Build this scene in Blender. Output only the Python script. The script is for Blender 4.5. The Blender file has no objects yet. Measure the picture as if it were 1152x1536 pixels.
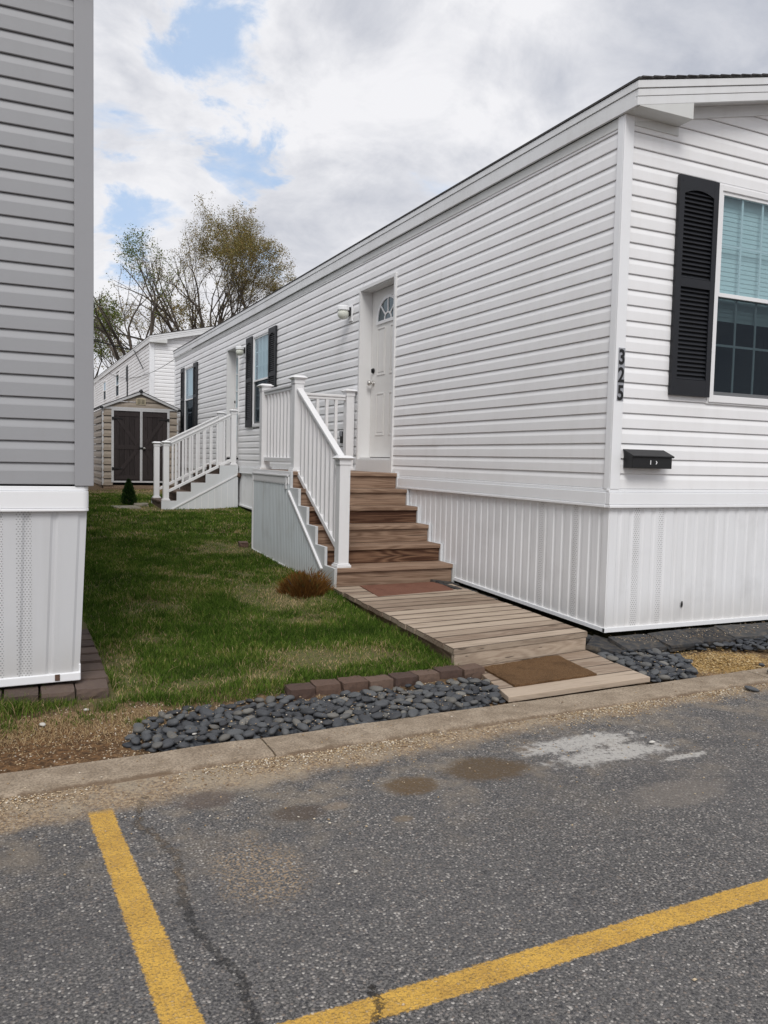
import bpy, math, random, numpy as np
from mathutils import Vector, Matrix
random.seed(7); rng = np.random.default_rng(7)
S = bpy.context.scene
COL = S.collection
R = math.radians

# ------------------------------------------------------------------ materials
class NT:
    def __init__(s, name, world=None):
        if world:
            s.t = world.node_tree
        else:
            s.m = bpy.data.materials.new(name); s.m.use_nodes = True; s.t = s.m.node_tree
        s.t.nodes.clear()
    def node(s, typ, **kw):
        n = s.t.nodes.new(typ)
        for k, v in kw.items(): setattr(n, k, v)
        return n
    def put(s, sock, v):
        if isinstance(v, bpy.types.NodeSocket): s.t.links.new(v, sock)
        elif v is not None:
            if isinstance(v, (tuple, list)) and len(v) == 3 and sock.type == 'RGBA': v = (*v, 1)
            sock.default_value = v
    def M(s, op, a, b=None, c=None, clamp=False):
        n = s.node('ShaderNodeMath', operation=op, use_clamp=clamp)
        s.put(n.inputs[0], a)
        if b is not None: s.put(n.inputs[1], b)
        if c is not None: s.put(n.inputs[2], c)
        return n.outputs[0]
    def V(s, op, a, b=None):
        n = s.node('ShaderNodeVectorMath', operation=op)
        s.put(n.inputs[0], a)
        if b is not None: s.put(n.inputs[1], b)
        return n.outputs['Value'] if op in ('LENGTH', 'DISTANCE', 'DOT_PRODUCT') else n.outputs[0]
    def pos(s): return s.node('ShaderNodeNewGeometry').outputs['Position']
    def obj(s): return s.node('ShaderNodeTexCoord').outputs['Object']
    def sep(s, v):
        n = s.node('ShaderNodeSeparateXYZ'); s.put(n.inputs[0], v); return n.outputs
    def com(s, x, y, z):
        n = s.node('ShaderNodeCombineXYZ')
        for i, v in enumerate((x, y, z)): s.put(n.inputs[i], v)
        return n.outputs[0]
    def noise(s, v, scale=1., detail=2., rough=.5, dist=0., col=False):
        n = s.node('ShaderNodeTexNoise'); s.put(n.inputs['Vector'], v)
        s.put(n.inputs['Scale'], scale); s.put(n.inputs['Detail'], detail); s.put(n.inputs['Roughness'], rough); s.put(n.inputs['Distortion'], dist)
        return n.outputs['Color'] if col else n.outputs['Fac']
    def vor(s, v, scale=1., feature='F1', out='Distance', rnd=1.):
        n = s.node('ShaderNodeTexVoronoi', feature=feature); s.put(n.inputs['Vector'], v); s.put(n.inputs['Scale'], scale); s.put(n.inputs['Randomness'], rnd)
        return n.outputs[out]
    def sm(s, x, a, b, lo=0., hi=1.):
        n = s.node('ShaderNodeMapRange', interpolation_type='SMOOTHSTEP')
        for i, v in enumerate((x, a, b, lo, hi)): s.put(n.inputs[i], v)
        return n.outputs[0]
    def lin(s, x, a, b, lo=0., hi=1.):
        n = s.node('ShaderNodeMapRange')
        for i, v in enumerate((x, a, b, lo, hi)): s.put(n.inputs[i], v)
        return n.outputs[0]
    def mix(s, f, a, b, blend='MIX'):
        n = s.node('ShaderNodeMix', data_type='RGBA', blend_type=blend)
        s.put(n.inputs['Factor'], f); s.put(n.inputs['A'], a); s.put(n.inputs['B'], b)
        for k in n.inputs:
            if k.name == 'A' and k.type == 'RGBA': s.put(k, a)
            if k.name == 'B' and k.type == 'RGBA': s.put(k, b)
        return [o for o in n.outputs if o.type == 'RGBA'][0]
    def ramp(s, f, stops, interp='LINEAR'):
        n = s.node('ShaderNodeValToRGB'); n.color_ramp.interpolation = interp
        e = n.color_ramp.elements
        while len(e) < len(stops): e.new(.5)
        for i, (p, c) in enumerate(stops): e[i].position = p; e[i].color = (*c, 1) if len(c) == 3 else c
        s.put(n.inputs[0], f); return n.outputs[0]
    def attr(s, name, out='Fac'): return s.node('ShaderNodeAttribute', attribute_name=name).outputs[out]
    def bump(s, h, strength=.5, dist=.01):
        n = s.node('ShaderNodeBump'); s.put(n.inputs['Height'], h); s.put(n.inputs['Strength'], strength); s.put(n.inputs['Distance'], dist)
        return n.outputs[0]
    def out(s, col, rough=.5, normal=None, metal=0., spec=.5, **kw):
        b = s.node('ShaderNodeBsdfPrincipled'); s.put(b.inputs['Base Color'], col); s.put(b.inputs['Roughness'], rough)
        s.put(b.inputs['Metallic'], metal); s.put(b.inputs['Specular IOR Level'], spec)
        if normal is not None: s.put(b.inputs['Normal'], normal)
        for k, v in kw.items(): s.put(b.inputs[k], v)
        o = s.node('ShaderNodeOutputMaterial'); s.t.links.new(b.outputs[0], o.inputs[0])
        return s.m
    def random(s): return s.node('ShaderNodeObjectInfo').outputs['Random']

def m_paint(name, col, rough=.45, dirt=.12, streak=True, bump=.05, zdirt=None):
    n = NT(name); p = n.pos(); x, y, z = n.sep(p)
    f = n.noise(p, 1.7, 4, .6)
    st = n.noise(n.com(n.M('MULTIPLY', x, 9.), n.M('MULTIPLY', y, 9.), n.M('MULTIPLY', z, .9)), 1., 4, .65)
    d = n.M('ADD', n.M('MULTIPLY', n.sm(f, .4, .75), .5), n.M('MULTIPLY', n.sm(st, .45, .8), .5 if streak else .1))
    c = n.mix(n.M('MULTIPLY', d, dirt), col, tuple(k * .45 * w for k, w in zip(col, (1.1, 1., .85))))
    if zdirt:
        zz = n.M('ADD', z, n.M('MULTIPLY', n.noise(n.V('MULTIPLY', p, (22., 22., 4.)), 1., 4, .7), .16))
        c = n.mix(n.M('MULTIPLY', n.sm(zz, zdirt[0] + .2, zdirt[0] + .02), zdirt[1]), c, (.20, .17, .11))
    fine = n.noise(p, 260., 2, .5)
    return n.out(c, n.lin(f, .3, .7, rough - .06, rough + .12), n.bump(n.M('ADD', n.M('MULTIPLY', fine, .15), n.noise(n.V('MULTIPLY', p, (1., 1., 3.)), 2.2, 2)), bump, .02))

def m_simple(name, col, rough=.5, metal=0., var=.25, scale=30., bump=.1):
    n = NT(name); p = n.pos(); f = n.noise(p, scale, 4, .6)
    c = n.mix(n.M('MULTIPLY', n.sm(f, .35, .7), var), col, tuple(k * .4 for k in col))
    return n.out(c, rough, n.bump(f, bump, .004), metal)

def m_wood(name, light, dark, axis='X', contrast=.7, tone=.5, rough=.75, fine=1.):
    n = NT(name); p = n.pos(); x, y, z = n.sep(p); r = n.attr('rnd')
    u, v, w = (x, y, z) if axis == 'X' else ((y, x, z) if axis == 'Y' else (z, x, y))
    off = n.M('MULTIPLY', r, 37.)
    q = n.com(n.M('ADD', u, off), n.M('ADD', v, off), n.M('ADD', w, n.M('MULTIPLY', r, 11.)))
    kv = n.V('MULTIPLY', q, (1.9, 7., 7.))
    kd = n.vor(kv, 1., 'F1', 'Distance')
    knot = n.sm(kd, .30, .0)
    knot = n.M('MULTIPLY', knot, n.M('GREATER_THAN', n.sep(n.vor(kv, 1., 'F1', 'Color'))[0], .55))
    base = n.noise(n.V('MULTIPLY', q, (.75, 9., 9.)), 1., 2., .5)
    fld = n.M('ADD', n.M('MULTIPLY', base, 11.), n.M('MULTIPLY', knot, 1.6))
    ring = n.M('POWER', n.M('ABSOLUTE', n.M('SINE', n.M('MULTIPLY', fld, 3.1416))), 1.6)
    fib = n.noise(n.V('MULTIPLY', q, (5., 120., 120.)), 1., 4, .7)
    blot = n.noise(n.V('MULTIPLY', q, (2.5, 6., 6.)), 1., 4, .6)
    t = n.M('ADD', n.M('MULTIPLY', ring, contrast), n.M('MULTIPLY', n.sm(fib, .35, .7), .32 * fine), clamp=True)
    t = n.M('ADD', t, n.M('MULTIPLY', n.M('SUBTRACT', r, tone), .75), clamp=True)
    t = n.M('ADD', t, n.M('MULTIPLY', n.M('SUBTRACT', blot, .5), .5), clamp=True)
    c = n.mix(t, light, dark)
    c = n.mix(n.sm(kd, .10, .03, 0., .85) if False else n.M('MULTIPLY', n.sm(knot, .72, .95), .8), c, tuple(k * .35 for k in dark))
    crack = n.sm(n.noise(n.V('MULTIPLY', q, (1.6, 90., 90.)), 1., 1, .3), .71, .76)
    c = n.mix(n.M('MULTIPLY', crack, .75), c, (.03, .02, .015))
    c = n.mix(n.M('MULTIPLY', n.attr('dirt'), n.lin(blot, .3, .7, .65, .95)), c, (.045, .032, .022))
    h = n.M('SUBTRACT', n.M('MULTIPLY', fib, .5), n.M('ADD', n.M('MULTIPLY', ring, .25), crack))
    return n.out(c, rough, n.bump(h, .5, .003), spec=.3)

VIN = (.80, .80, .80)
MT = {}
MT['siding'] = m_paint('white vinyl siding', (.86, .86, .87), .42, .16, zdirt=(.86, .25))
MT['trimw'] = m_paint('white vinyl trim', (.85, .86, .88), .35, .10)
MT['fascia'] = m_paint('white aluminium fascia', (.75, .76, .77), .4, .25)
MT['soffit'] = m_paint('aluminium soffit', (.66, .67, .66), .5, .2)
MT['grey_siding'] = m_paint('grey vinyl siding', (.325, .33, .345), .42, .12)
MT['grey_trim'] = m_paint('grey corner trim', (.315, .318, .335), .4, .10)
MT['rail'] = m_paint('white railing vinyl', (.80, .80, .81), .35, .12)
MT['stringer'] = m_paint('painted stringer board', (.66, .68, .70), .5, .22, zdirt=(.15, .4))
MT['jamb'] = m_paint('painted jamb', (.72, .72, .72), .45, .1)
MT['door'] = m_paint('white steel door', (.78, .77, .75), .38, .18)
MT['white'] = m_paint('window vinyl', (.82, .82, .83), .35, .06)
MT['shutter'] = m_simple('black shutter plastic', (.006, .0075, .012), .55, var=.3, scale=8.)
MT['black'] = m_simple('black metal', (.006, .006, .007), .45)
MT['rubber'] = m_simple('black mark', (.006, .006, .006), .6)
MT['chrome'] = m_simple('brushed nickel', (.6, .58, .55), .28, 1.)
MT['bulb'] = m_simple('frosted lamp globe', (.72, .74, .66), .12, var=.3, scale=60)
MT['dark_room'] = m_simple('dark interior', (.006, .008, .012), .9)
MT['blind'] = m_paint('pale window blind', (.74, .78, .78), .6, .1)
MT['plate'] = m_simple('number plate backing', (.34, .35, .38), .5, var=.2)
MT['tan'] = m_simple('tan shed siding', (.30, .25, .20), .6, var=.25, scale=6.)
MT['tanvent'] = m_simple('beige gable vent', (.46, .40, .28), .6, var=.2)
MT['shedframe'] = m_paint('shed frame metal', (.52, .52, .53), .45, .3)
MT['sheddoor'] = m_wood('dark brown shed door', (.036, .028, .028), (.016, .012, .012), 'Z', .35)
MT['stairX'] = m_wood('stair lumber', (.32, .22, .155), (.11, .058, .034), 'X', .50, .55)
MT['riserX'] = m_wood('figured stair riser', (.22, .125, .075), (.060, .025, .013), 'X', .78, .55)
MT['stairY'] = m_wood('far stair lumber', (.17, .12, .09), (.06, .04, .03), 'Y', .5)
MT['deck'] = m_wood('weathered deck lumber', (.46, .37, .285), (.19, .13, .09), 'X', .36, .5)
MT['beam'] = m_wood('weathered deck side lumber', (.30, .22, .15), (.09, .055, .035), 'Y', .45)
MT['bark'] = m_simple('tree bark', (.085, .07, .055), .9, var=.6, scale=3.)
MT['wire'] = m_simple('black cable', (.012, .012, .012), .6)

def m_skirt(name, col, zones=(), dirt=.18, s=.014):
    """vertical vinyl skirting; perforated strips where |u-centre|<half width (u = x or y world coordinate)"""
    n = NT(name); p = n.pos(); x, y, z = n.sep(p)
    st = n.noise(n.com(n.M('MULTIPLY', x, 14.), n.M('MULTIPLY', y, 14.), n.M('MULTIPLY', z, .8)), 1., 4, .65)
    f = n.noise(p, 2.4, 4, .6)
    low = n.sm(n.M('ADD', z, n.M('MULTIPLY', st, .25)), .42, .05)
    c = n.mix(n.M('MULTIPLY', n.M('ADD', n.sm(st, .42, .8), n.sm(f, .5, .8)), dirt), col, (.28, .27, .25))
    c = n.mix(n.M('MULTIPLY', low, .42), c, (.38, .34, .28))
    h = f
    for ax, ctr, hw in zones:
        u = x if ax == 'x' else y
        other = n.M('ABSOLUTE', n.M('SUBTRACT', u, ctr))
        inside = n.M('LESS_THAN', other, hw)
        row = n.M('FLOOR', n.M('DIVIDE', z, s))
        sh = n.M('MULTIPLY', n.M('MODULO', n.M('ABSOLUTE', row), 2.), .5)
        fu = n.M('SUBTRACT', n.M('FRACT', n.M('ADD', n.M('DIVIDE', u, s * 1.25), sh)), .5)
        fz = n.M('SUBTRACT', n.M('FRACT', n.M('DIVIDE', z, s)), .5)
        d = n.M('SQRT', n.M('ADD', n.M('MULTIPLY', fu, fu), n.M('MULTIPLY', fz, fz)))
        hole = n.M('MULTIPLY', n.sm(d, .30, .2), inside)
        c = n.mix(n.M('MULTIPLY', hole, .62), c, (.12, .12, .12))
    return n.out(c, .42, n.bump(h, .06, .02))
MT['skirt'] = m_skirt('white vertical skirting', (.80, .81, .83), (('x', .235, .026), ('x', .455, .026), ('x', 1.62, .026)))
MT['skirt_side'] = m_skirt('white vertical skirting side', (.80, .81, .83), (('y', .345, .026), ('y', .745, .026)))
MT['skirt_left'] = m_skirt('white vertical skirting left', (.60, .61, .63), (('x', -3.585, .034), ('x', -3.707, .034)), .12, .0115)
MT['skirt_porch'] = m_skirt('grey vertical porch skirting', (.52, .56, .58), (), .3)

def m_glass():
    n = NT('window glass')
    gl = n.node('ShaderNodeBsdfGlossy'); n.put(gl.inputs['Roughness'], .02); n.put(gl.inputs['Color'], (.72, .84, .92))
    p = n.pos(); n.put(gl.inputs['Normal'], n.bump(n.noise(p, 1.3, 2), .12, .05))
    tr = n.node('ShaderNodeBsdfTransparent'); n.put(tr.inputs['Color'], (.63, .76, .785))
    ge = n.node('ShaderNodeNewGeometry'); dt = n.M('ABSOLUTE', n.V('DOT_PRODUCT', ge.outputs['Normal'], ge.outputs['Incoming']))
    fr_ = n.M('ADD', .07, n.M('MULTIPLY', .9, n.M('POWER', n.M('SUBTRACT', 1., dt), 4.)))
    mx = n.node('ShaderNodeMixShader'); n.put(mx.inputs[0], fr_)
    n.t.links.new(tr.outputs[0], mx.inputs[1]); n.t.links.new(gl.outputs[0], mx.inputs[2])
    o = n.node('ShaderNodeOutputMaterial'); n.t.links.new(mx.outputs[0], o.inputs[0]); return n.m
MT['glass'] = m_glass()
def m_screen():
    n = NT('insect screen'); d = n.node('ShaderNodeBsdfDiffuse'); n.put(d.inputs[0], (.022, .028, .036)); t = n.node('ShaderNodeBsdfTransparent'); n.put(t.inputs[0], (1., 1., 1.))
    m = n.node('ShaderNodeMixShader'); n.put(m.inputs[0], .58); n.t.links.new(t.outputs[0], m.inputs[1]); n.t.links.new(d.outputs[0], m.inputs[2]); o = n.node('ShaderNodeOutputMaterial'); n.t.links.new(m.outputs[0], o.inputs[0]); return n.m
MT['screen'] = m_screen()

def m_roof():
    n = NT('dark shingles'); p = n.pos(); x, y, z = n.sep(p)
    f = n.noise(p, 40., 4, .7); r = n.vor(n.V('MULTIPLY', p, (7., 4., 1.)), 1., 'F1', 'Color')
    c = n.mix(n.sm(f, .3, .7), (.03, .03, .032), (.075, .07, .07)); c = n.mix(.3, c, n.mix(n.sep(r)[0], (.02, .02, .02), (.10, .095, .09)))
    return n.out(c, .9, n.bump(f, .4, .01))
MT['roof'] = m_roof()

def stain(n, p, cx, cy, rx, ry, nz, amt=.45):
    x, y, z = n.sep(p)
    dx = n.M('DIVIDE', n.M('SUBTRACT', x, cx), rx); dy = n.M('DIVIDE', n.M('SUBTRACT', y, cy), ry)
    d = n.M('SQRT', n.M('ADD', n.M('MULTIPLY', dx, dx), n.M('MULTIPLY', dy, dy)))
    return n.M('ADD', d, n.M('MULTIPLY', n.M('SUBTRACT', nz, .5), amt * 3))

def m_road():
    n = NT('worn asphalt'); p = n.pos(); x, y, z = n.sep(p)
    big = n.noise(p, 1.1, 4, .6); med = n.noise(p, 6., 5, .65); fin = n.noise(p, 45., 4, .7)
    warp = n.V('ADD', p, n.V('SCALE', n.noise(p, 90., 2, .5, col=True)))
    vs = n.node('ShaderNodeTexVoronoi'); n.put(vs.inputs['Vector'], p); n.put(vs.inputs['Scale'], 104.)
    rc = n.sep(vs.outputs['Color']); dist = vs.outputs['Distance']
    base = n.mix(n.sm(n.noise(p, 130., 3, .7), .40, .62), (.040, .039, .039), (.175, .166, .158))
    base = n.mix(n.M('MULTIPLY', n.sm(big, .35, .7), .30), base, (.125, .12, .118))
    agg = n.ramp(rc[0], [(0., (.045, .045, .048)), (.20, (.100, .098, .104)), (.42, (.185, .175, .172)), (.58, (.215, .18, .155)), (.74, (.27, .25, .235)), (.92, (.35, .325, .30)), (1., (.52, .49, .455))])
    stone = n.M('MULTIPLY', n.sm(dist, .52, .38), n.M('GREATER_THAN', rc[1], .18))
    c = n.mix(n.M('MULTIPLY', stone, .95), base, agg)
    c = n.mix(n.M('MULTIPLY', n.sm(n.noise(p, 22., 3, .6), .52, .68), .35), c, (.055, .054, .056))
    c = n.mix(n.M('MULTIPLY', n.sm(n.noise(n.V('MULTIPLY', p, (.5, 1.6, 1.)), 1.3, 4, .6), .50, .66), .35), c, (.055, .054, .058))
    v2 = n.node('ShaderNodeTexVoronoi'); n.put(v2.inputs['Vector'], p); n.put(v2.inputs['Scale'], 48.)
    r2 = n.sep(v2.outputs['Color'])
    st2 = n.M('MULTIPLY', n.sm(n.M('ADD', v2.outputs['Distance'], n.M('MULTIPLY', n.sub if False else fin, .25)), .34, .24), n.M('GREATER_THAN', r2[1], .91))
    c = n.mix(n.M('MULTIPLY', st2, .8), c, n.mix(r2[0], (.17, .15, .13), (.42, .39, .35)))
    # dirt-tinted zones
    edge = n.M('ADD', y, n.M('MULTIPLY', x, -.0227))            # kerb-aligned coordinate
    wig = n.M('MULTIPLY', n.M('SUBTRACT', n.noise(p, 3.2, 6, .68), .5), .30)
    e3 = n.M('SUBTRACT', n.M('ADD', edge, wig), n.M('MULTIPLY', n.M('MINIMUM', n.M('ADD', x, 3.4), 2.2), .062))
    sand = n.sm(e3, -1.35, -1.24)
    sandc = n.mix(n.sm(n.noise(p, 70., 4, .75), .36, .64), (.40, .305, .20), (.17, .115, .07))
    sandc = n.mix(n.M('MULTIPLY', n.sm(med, .45, .7), .6), sandc, (.34, .29, .22))
    sandc = n.mix(n.M('MULTIPLY', stone, .35), sandc, agg)
    c = n.mix(sand, c, sandc)
    dust = n.M('MULTIPLY', n.sm(n.M('ADD', edge, n.M('MULTIPLY', wig, 3.)), -2.2, -1.25), n.sm(med, .42, .72))
    c = n.mix(n.M('MULTIPLY', dust, .55), c, (.30, .245, .18))
    nz = n.noise(p, 7., 5, .62)
    for cx, cy, rx, ry, a, col in ((-2.27, -1.555, .125, .095, .95, (.115, .076, .040)), (-1.90, -1.52, .20, .145, .95, (.100, .068, .038)), (-2.74, -1.62, .12, .075, .75, (.085, .062, .046)),
                                   (-2.42, -1.80, .045, .03, .6, (.20, .15, .10)), (-2.60, -1.62, .06, .04, .6, (.24, .19, .14)), (-3.02, -1.40, .13, .08, .6, (.085, .06, .05)), (-1.62, -1.40, .07, .04, .5, (.2, .15, .1)),
                                   (-1.35, -2.0, .28, .12, .45, (.22, .19, .16))):
        s = n.sm(stain(n, p, cx, cy, rx, ry, n.M('ADD', n.M('MULTIPLY', nz, .6), n.M('MULTIPLY', n.noise(p, 30., 4, .7), .4)), .42), 1.05, .6)
        c = n.mix(n.M('MULTIPLY', s, a), c, n.mix(n.M('MULTIPLY', stone, .2), col, agg))
    sp = n.M('MULTIPLY', n.sm(stain(n, p, -2.98, -1.95, .17, .26, nz), 1.1, .4), n.sm(n.noise(p, 95., 3, .7), .50, .58))
    c = n.mix(n.M('MULTIPLY', sp, .75), c, (.36, .26, .16))
    for cx, cy, rx, ry in ((-1.36, -1.42, .38, .09), (-1.02, -1.72, .14, .03), (-1.30, -1.58, .38, .10)):
        s = n.M('MULTIPLY', n.sm(stain(n, p, cx, cy, rx, ry, n.noise(p, 16., 6, .75), .75), 1.0, .55), n.sm(fin, .30, .5))
        c = n.mix(n.M('MULTIPLY', s, .78), c, (.50, .48, .45))
    # long cracks
    def crack(pts, w, seed):
        global_d = None
        q = n.V('ADD', p, n.V('MULTIPLY', n.V('SUBTRACT', n.noise(n.V('ADD', p, (seed, 0, 0)), 14., 4, .7, col=True), (.5, .5, .5)), (.09, .09, 0.)))
        qx, qy, _ = n.sep(q)
        for (ax, ay), (bx, by) in zip(pts[:-1], pts[1:]):
            L2 = (bx - ax) ** 2 + (by - ay) ** 2
            t = n.M('DIVIDE', n.M('ADD', n.M('MULTIPLY', n.M('SUBTRACT', qx, ax), bx - ax), n.M('MULTIPLY', n.M('SUBTRACT', qy, ay), by - ay)), L2, clamp=True)
            ex = n.M('SUBTRACT', n.M('SUBTRACT', qx, ax), n.M('MULTIPLY', t, bx - ax)); ey = n.M('SUBTRACT', n.M('SUBTRACT', qy, ay), n.M('MULTIPLY', t, by - ay))
            d = n.M('SQRT', n.M('ADD', n.M('MULTIPLY', ex, ex), n.M('MULTIPLY', ey, ey)))
            global_d = d if global_d is None else n.M('MINIMUM', global_d, d)
        return n.sm(n.M('ADD', global_d, n.M('MULTIPLY', n.M('SUBTRACT', n.noise(p, 30., 3, .7), .5), w * 1.6)), w, w * .35)
    k1 = crack([(-3.22, -1.30), (-3.27, -1.5), (-3.19, -1.75), (-3.22, -2.05), (-3.21, -2.25), (-3.17, -2.42), (-3.19, -2.9)], .017, 3.)
    k1 = n.M('MULTIPLY', k1, n.sm(n.noise(p, 38., 4, .75), .40, .56))
    c = n.mix(n.M('MULTIPLY', k1, .55), c, n.mix(n.sm(y, -1.9, -2.1), (.17, .125, .08), (.018, .017, .016)))
    k2 = crack([(-2.89, -2.58), (-2.925, -2.68), (-2.90, -2.9)], .016, 9.)
    k2 = n.M('MULTIPLY', k2, n.sm(n.noise(p, 60., 4, .75), .42, .56))
    c = n.mix(n.M('MULTIPLY', k2, .85), c, (.03, .025, .02))
    # worn yellow lines
    def line(ax, ay, bx, by, w, seed):
        L2 = (bx - ax) ** 2 + (by - ay) ** 2; L = math.sqrt(L2)
        cr = n.M('DIVIDE', n.M('SUBTRACT', n.M('MULTIPLY', n.M('SUBTRACT', x, ax), by - ay), n.M('MULTIPLY', n.M('SUBTRACT', y, ay), bx - ax)), L)
        t = n.M('DIVIDE', n.M('ADD', n.M('MULTIPLY', n.M('SUBTRACT', x, ax), bx - ax), n.M('MULTIPLY', n.M('SUBTRACT', y, ay), by - ay)), L)
        e = n.M('ADD', n.M('ABSOLUTE', cr), n.M('MULTIPLY', n.M('SUBTRACT', n.noise(p, 80., 4, .8), .5), .030))
        e = n.M('ADD', e, n.M('MULTIPLY', n.M('SUBTRACT', n.noise(n.V('ADD', p, (seed, 0, 0)), 7., 2, .5), .5), .014))
        m = n.sm(e, w / 2 + .004, w / 2 - .004)
        return n.M('MULTIPLY', m, n.M('MULTIPLY', n.sm(t, -.015, .03), n.sm(t, L, L - .02)))
    ln = n.M('MAXIMUM', line(-3.373, -1.35, -3.165, -5.9, .082, 1.), line(-3.31, -2.646, 3.2, -2.575, .080, 5.))
    chip = n.sm(n.noise(p, 95., 4, .8), .62, .67)
    spot = n.M('MULTIPLY', n.sm(v2.outputs['Distance'], .22, .14), n.M('GREATER_THAN', r2[2], .86))
    ln = n.M('MULTIPLY', ln, n.M('SUBTRACT', 1., n.M('MULTIPLY', n.M('MAXIMUM', chip, spot), .85)))
    ln = n.M('MULTIPLY', ln, n.lin(n.noise(p, 130., 3, .75), .38, .52, .55, 1.))
    ln = n.M('MULTIPLY', ln, n.M('SUBTRACT', 1., n.M('MULTIPLY', k2, .8)))
    ycol = n.mix(n.sm(n.noise(p, 10., 5, .7), .35, .7), (.66, .39, .065), (.50, .285, .05))
    c = n.mix(n.M('MULTIPLY', ln, .97), c, n.mix(.06, ycol, c))
    h = n.M('ADD', n.M('MULTIPLY', stone, n.M('SUBTRACT', .55, dist)), n.M('MULTIPLY', fin, .8))
    h = n.M('SUBTRACT', h, n.M('MULTIPLY', n.M('MAXIMUM', n.M('MULTIPLY', k1, .8), k2), 1.2))
    return n.out(c, .85, n.bump(h, 1., .007), spec=.35)

def m_ground():
    n = NT('soil and sand'); p = n.pos(); x, y, z = n.sep(p)
    f = n.noise(p, 5., 6, .68); g = n.noise(p, 45., 4, .7); b = n.noise(p, 1.2, 3, .5)
    soil = n.mix(n.sm(g, .3, .7), (.17, .115, .065), (.07, .048, .028))
    sand = n.mix(n.sm(g, .32, .66), (.30, .195, .105), (.09, .052, .028))
    # sand by the kerb and by the corner of the home
    near = n.M('MULTIPLY', n.sm(n.M('ADD', y, n.M('MULTIPLY', f, .5)), .12, -.30), 1.)
    c = n.mix(n.M('MULTIPLY', near, n.sm(f, .35, .6)), soil, sand)
    yel = n.sm(stain(n, p, .48, -.54, .42, .22, f), 1.1, .5)
    c = n.mix(yel, c, n.mix(n.sm(g, .35, .65), (.55, .38, .15), (.33, .21, .08)))
    br = n.sm(stain(n, p, -3.65, -.66, .72, .34, f), 1.15, .5)
    c = n.mix(n.M('MULTIPLY', br, .85), c, n.mix(n.sm(g, .35, .65), (.175, .092, .040), (.055, .030, .015)))
    # grass-coloured thatch below the blades
    grn = n.M('MULTIPLY', n.sm(n.M('ADD', y, n.M('MULTIPLY', f, .4)), -.12, .05), n.M('MULTIPLY', n.sm(n.noise(p, 1.6, 4, .6), .66, .52), n.sm(y, 13.6, 12.6)))
    c = n.mix(n.M('MULTIPLY', grn, .85), c, n.mix(n.sm(g, .3, .7), (.060, .085, .025), (.16, .135, .06)))
    v = n.node('ShaderNodeTexVoronoi'); n.put(v.inputs['Vector'], p); n.put(v.inputs['Scale'], 70.); vc = n.sep(v.outputs['Color'])
    st = n.M('MULTIPLY', n.M('MULTIPLY', n.sm(v.outputs['Distance'], .33, .22), n.M('GREATER_THAN', vc[1], .72)), n.sm(y, -.15, -.35))
    c = n.mix(st, c, n.mix(vc[0], (.30, .22, .13), (.65, .58, .46)))
    return n.out(c, .95, n.bump(n.M('ADD', g, n.M('ADD', f, st)), .7, .012), spec=.2)

def m_conc(name, a, b, joints=False):
    n = NT(name); p = n.pos(); x, y, z = n.sep(p)
    f = n.noise(p, 9., 5, .68); g = n.noise(p, 120., 3, .65)
    c = n.mix(n.sm(f, .3, .72), a, b); c = n.mix(n.M('MULTIPLY', n.sm(g, .42, .62), .5), c, tuple(k * .4 for k in b))
    v = n.node('ShaderNodeTexVoronoi'); n.put(v.inputs['Vector'], p); n.put(v.inputs['Scale'], 75.); vc = n.sep(v.outputs['Color'])
    st = n.M('MULTIPLY', n.sm(v.outputs['Distance'], .30, .2), n.M('GREATER_THAN', vc[1], .80))
    c = n.mix(n.M('MULTIPLY', st, .7), c, n.mix(vc[0], (.10, .07, .045), (.5, .44, .36)))
    if joints:
        e = n.M('ADD', n.M('ADD', y, n.M('MULTIPLY', x, -.0227)), n.M('MULTIPLY', n.M('SUBTRACT', n.noise(p, 12., 5, .7), .5), .09))
        c = n.mix(n.M('MULTIPLY', n.M('MULTIPLY', n.sm(e, -1.055, -1.085), n.sm(e, -1.15, -1.12)), .8), c, (.12, .08, .05))
        c = n.mix(n.M('MULTIPLY', n.sm(e, -.875, -.84), .35), c, (.16, .11, .07))
    return n.out(c, .9, n.bump(n.M('ADD', n.M('ADD', g, f), st), .5, .004), spec=.25)
MT['road'] = m_road(); MT['ground'] = m_ground()
MT['kerb'] = m_conc('weathered kerb concrete', (.40, .325, .245), (.25, .195, .14), True)
MT['slab'] = m_conc('pale concrete paver', (.36, .33, .27), (.24, .22, .17))

def m_rand(name, stops, rough=.6, bump=.4, scale=25., attr=None, grit=None):
    n = NT(name); p = n.obj(); r = n.attr(attr) if attr else n.random()
    c = n.ramp(r, stops)
    f = n.noise(n.V('ADD', p, n.com(n.M('MULTIPLY', r, 50.), 0., 0.)), scale, 4, .65)
    c = n.mix(n.M('MULTIPLY', n.sm(f, .4, .75), .35), c, grit or (.02, .02, .02))
    return n.out(c, rough, n.bump(f, bump, .003), spec=.35)
MT['pebble'] = m_rand('dark river pebble', [(0, (.026, .029, .036)), (.4, (.050, .056, .066)), (.75, (.085, .092, .10)), (.93, (.12, .115, .105)), (1, (.19, .185, .17))], .55, .35, 45., grit=(.20, .18, .15))
MT['pebbles'] = m_rand('dark pebbles', [(0, (.025, .028, .034)), (.5, (.045, .05, .06)), (1, (.10, .105, .11))], .6, .3, 30., 'rnd')
MT['brick'] = m_rand('brown edging brick', [(0, (.080, .050, .040)), (.5, (.115, .070, .052)), (1, (.15, .10, .075))], .9, .6, 60.)
MT['paver'] = m_rand('dark dusty paving brick', [(0, (.060, .042, .037)), (.5, (.085, .060, .050)), (1, (.115, .082, .068))], .95, .6, 40., grit=(.16, .12, .08))
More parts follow.
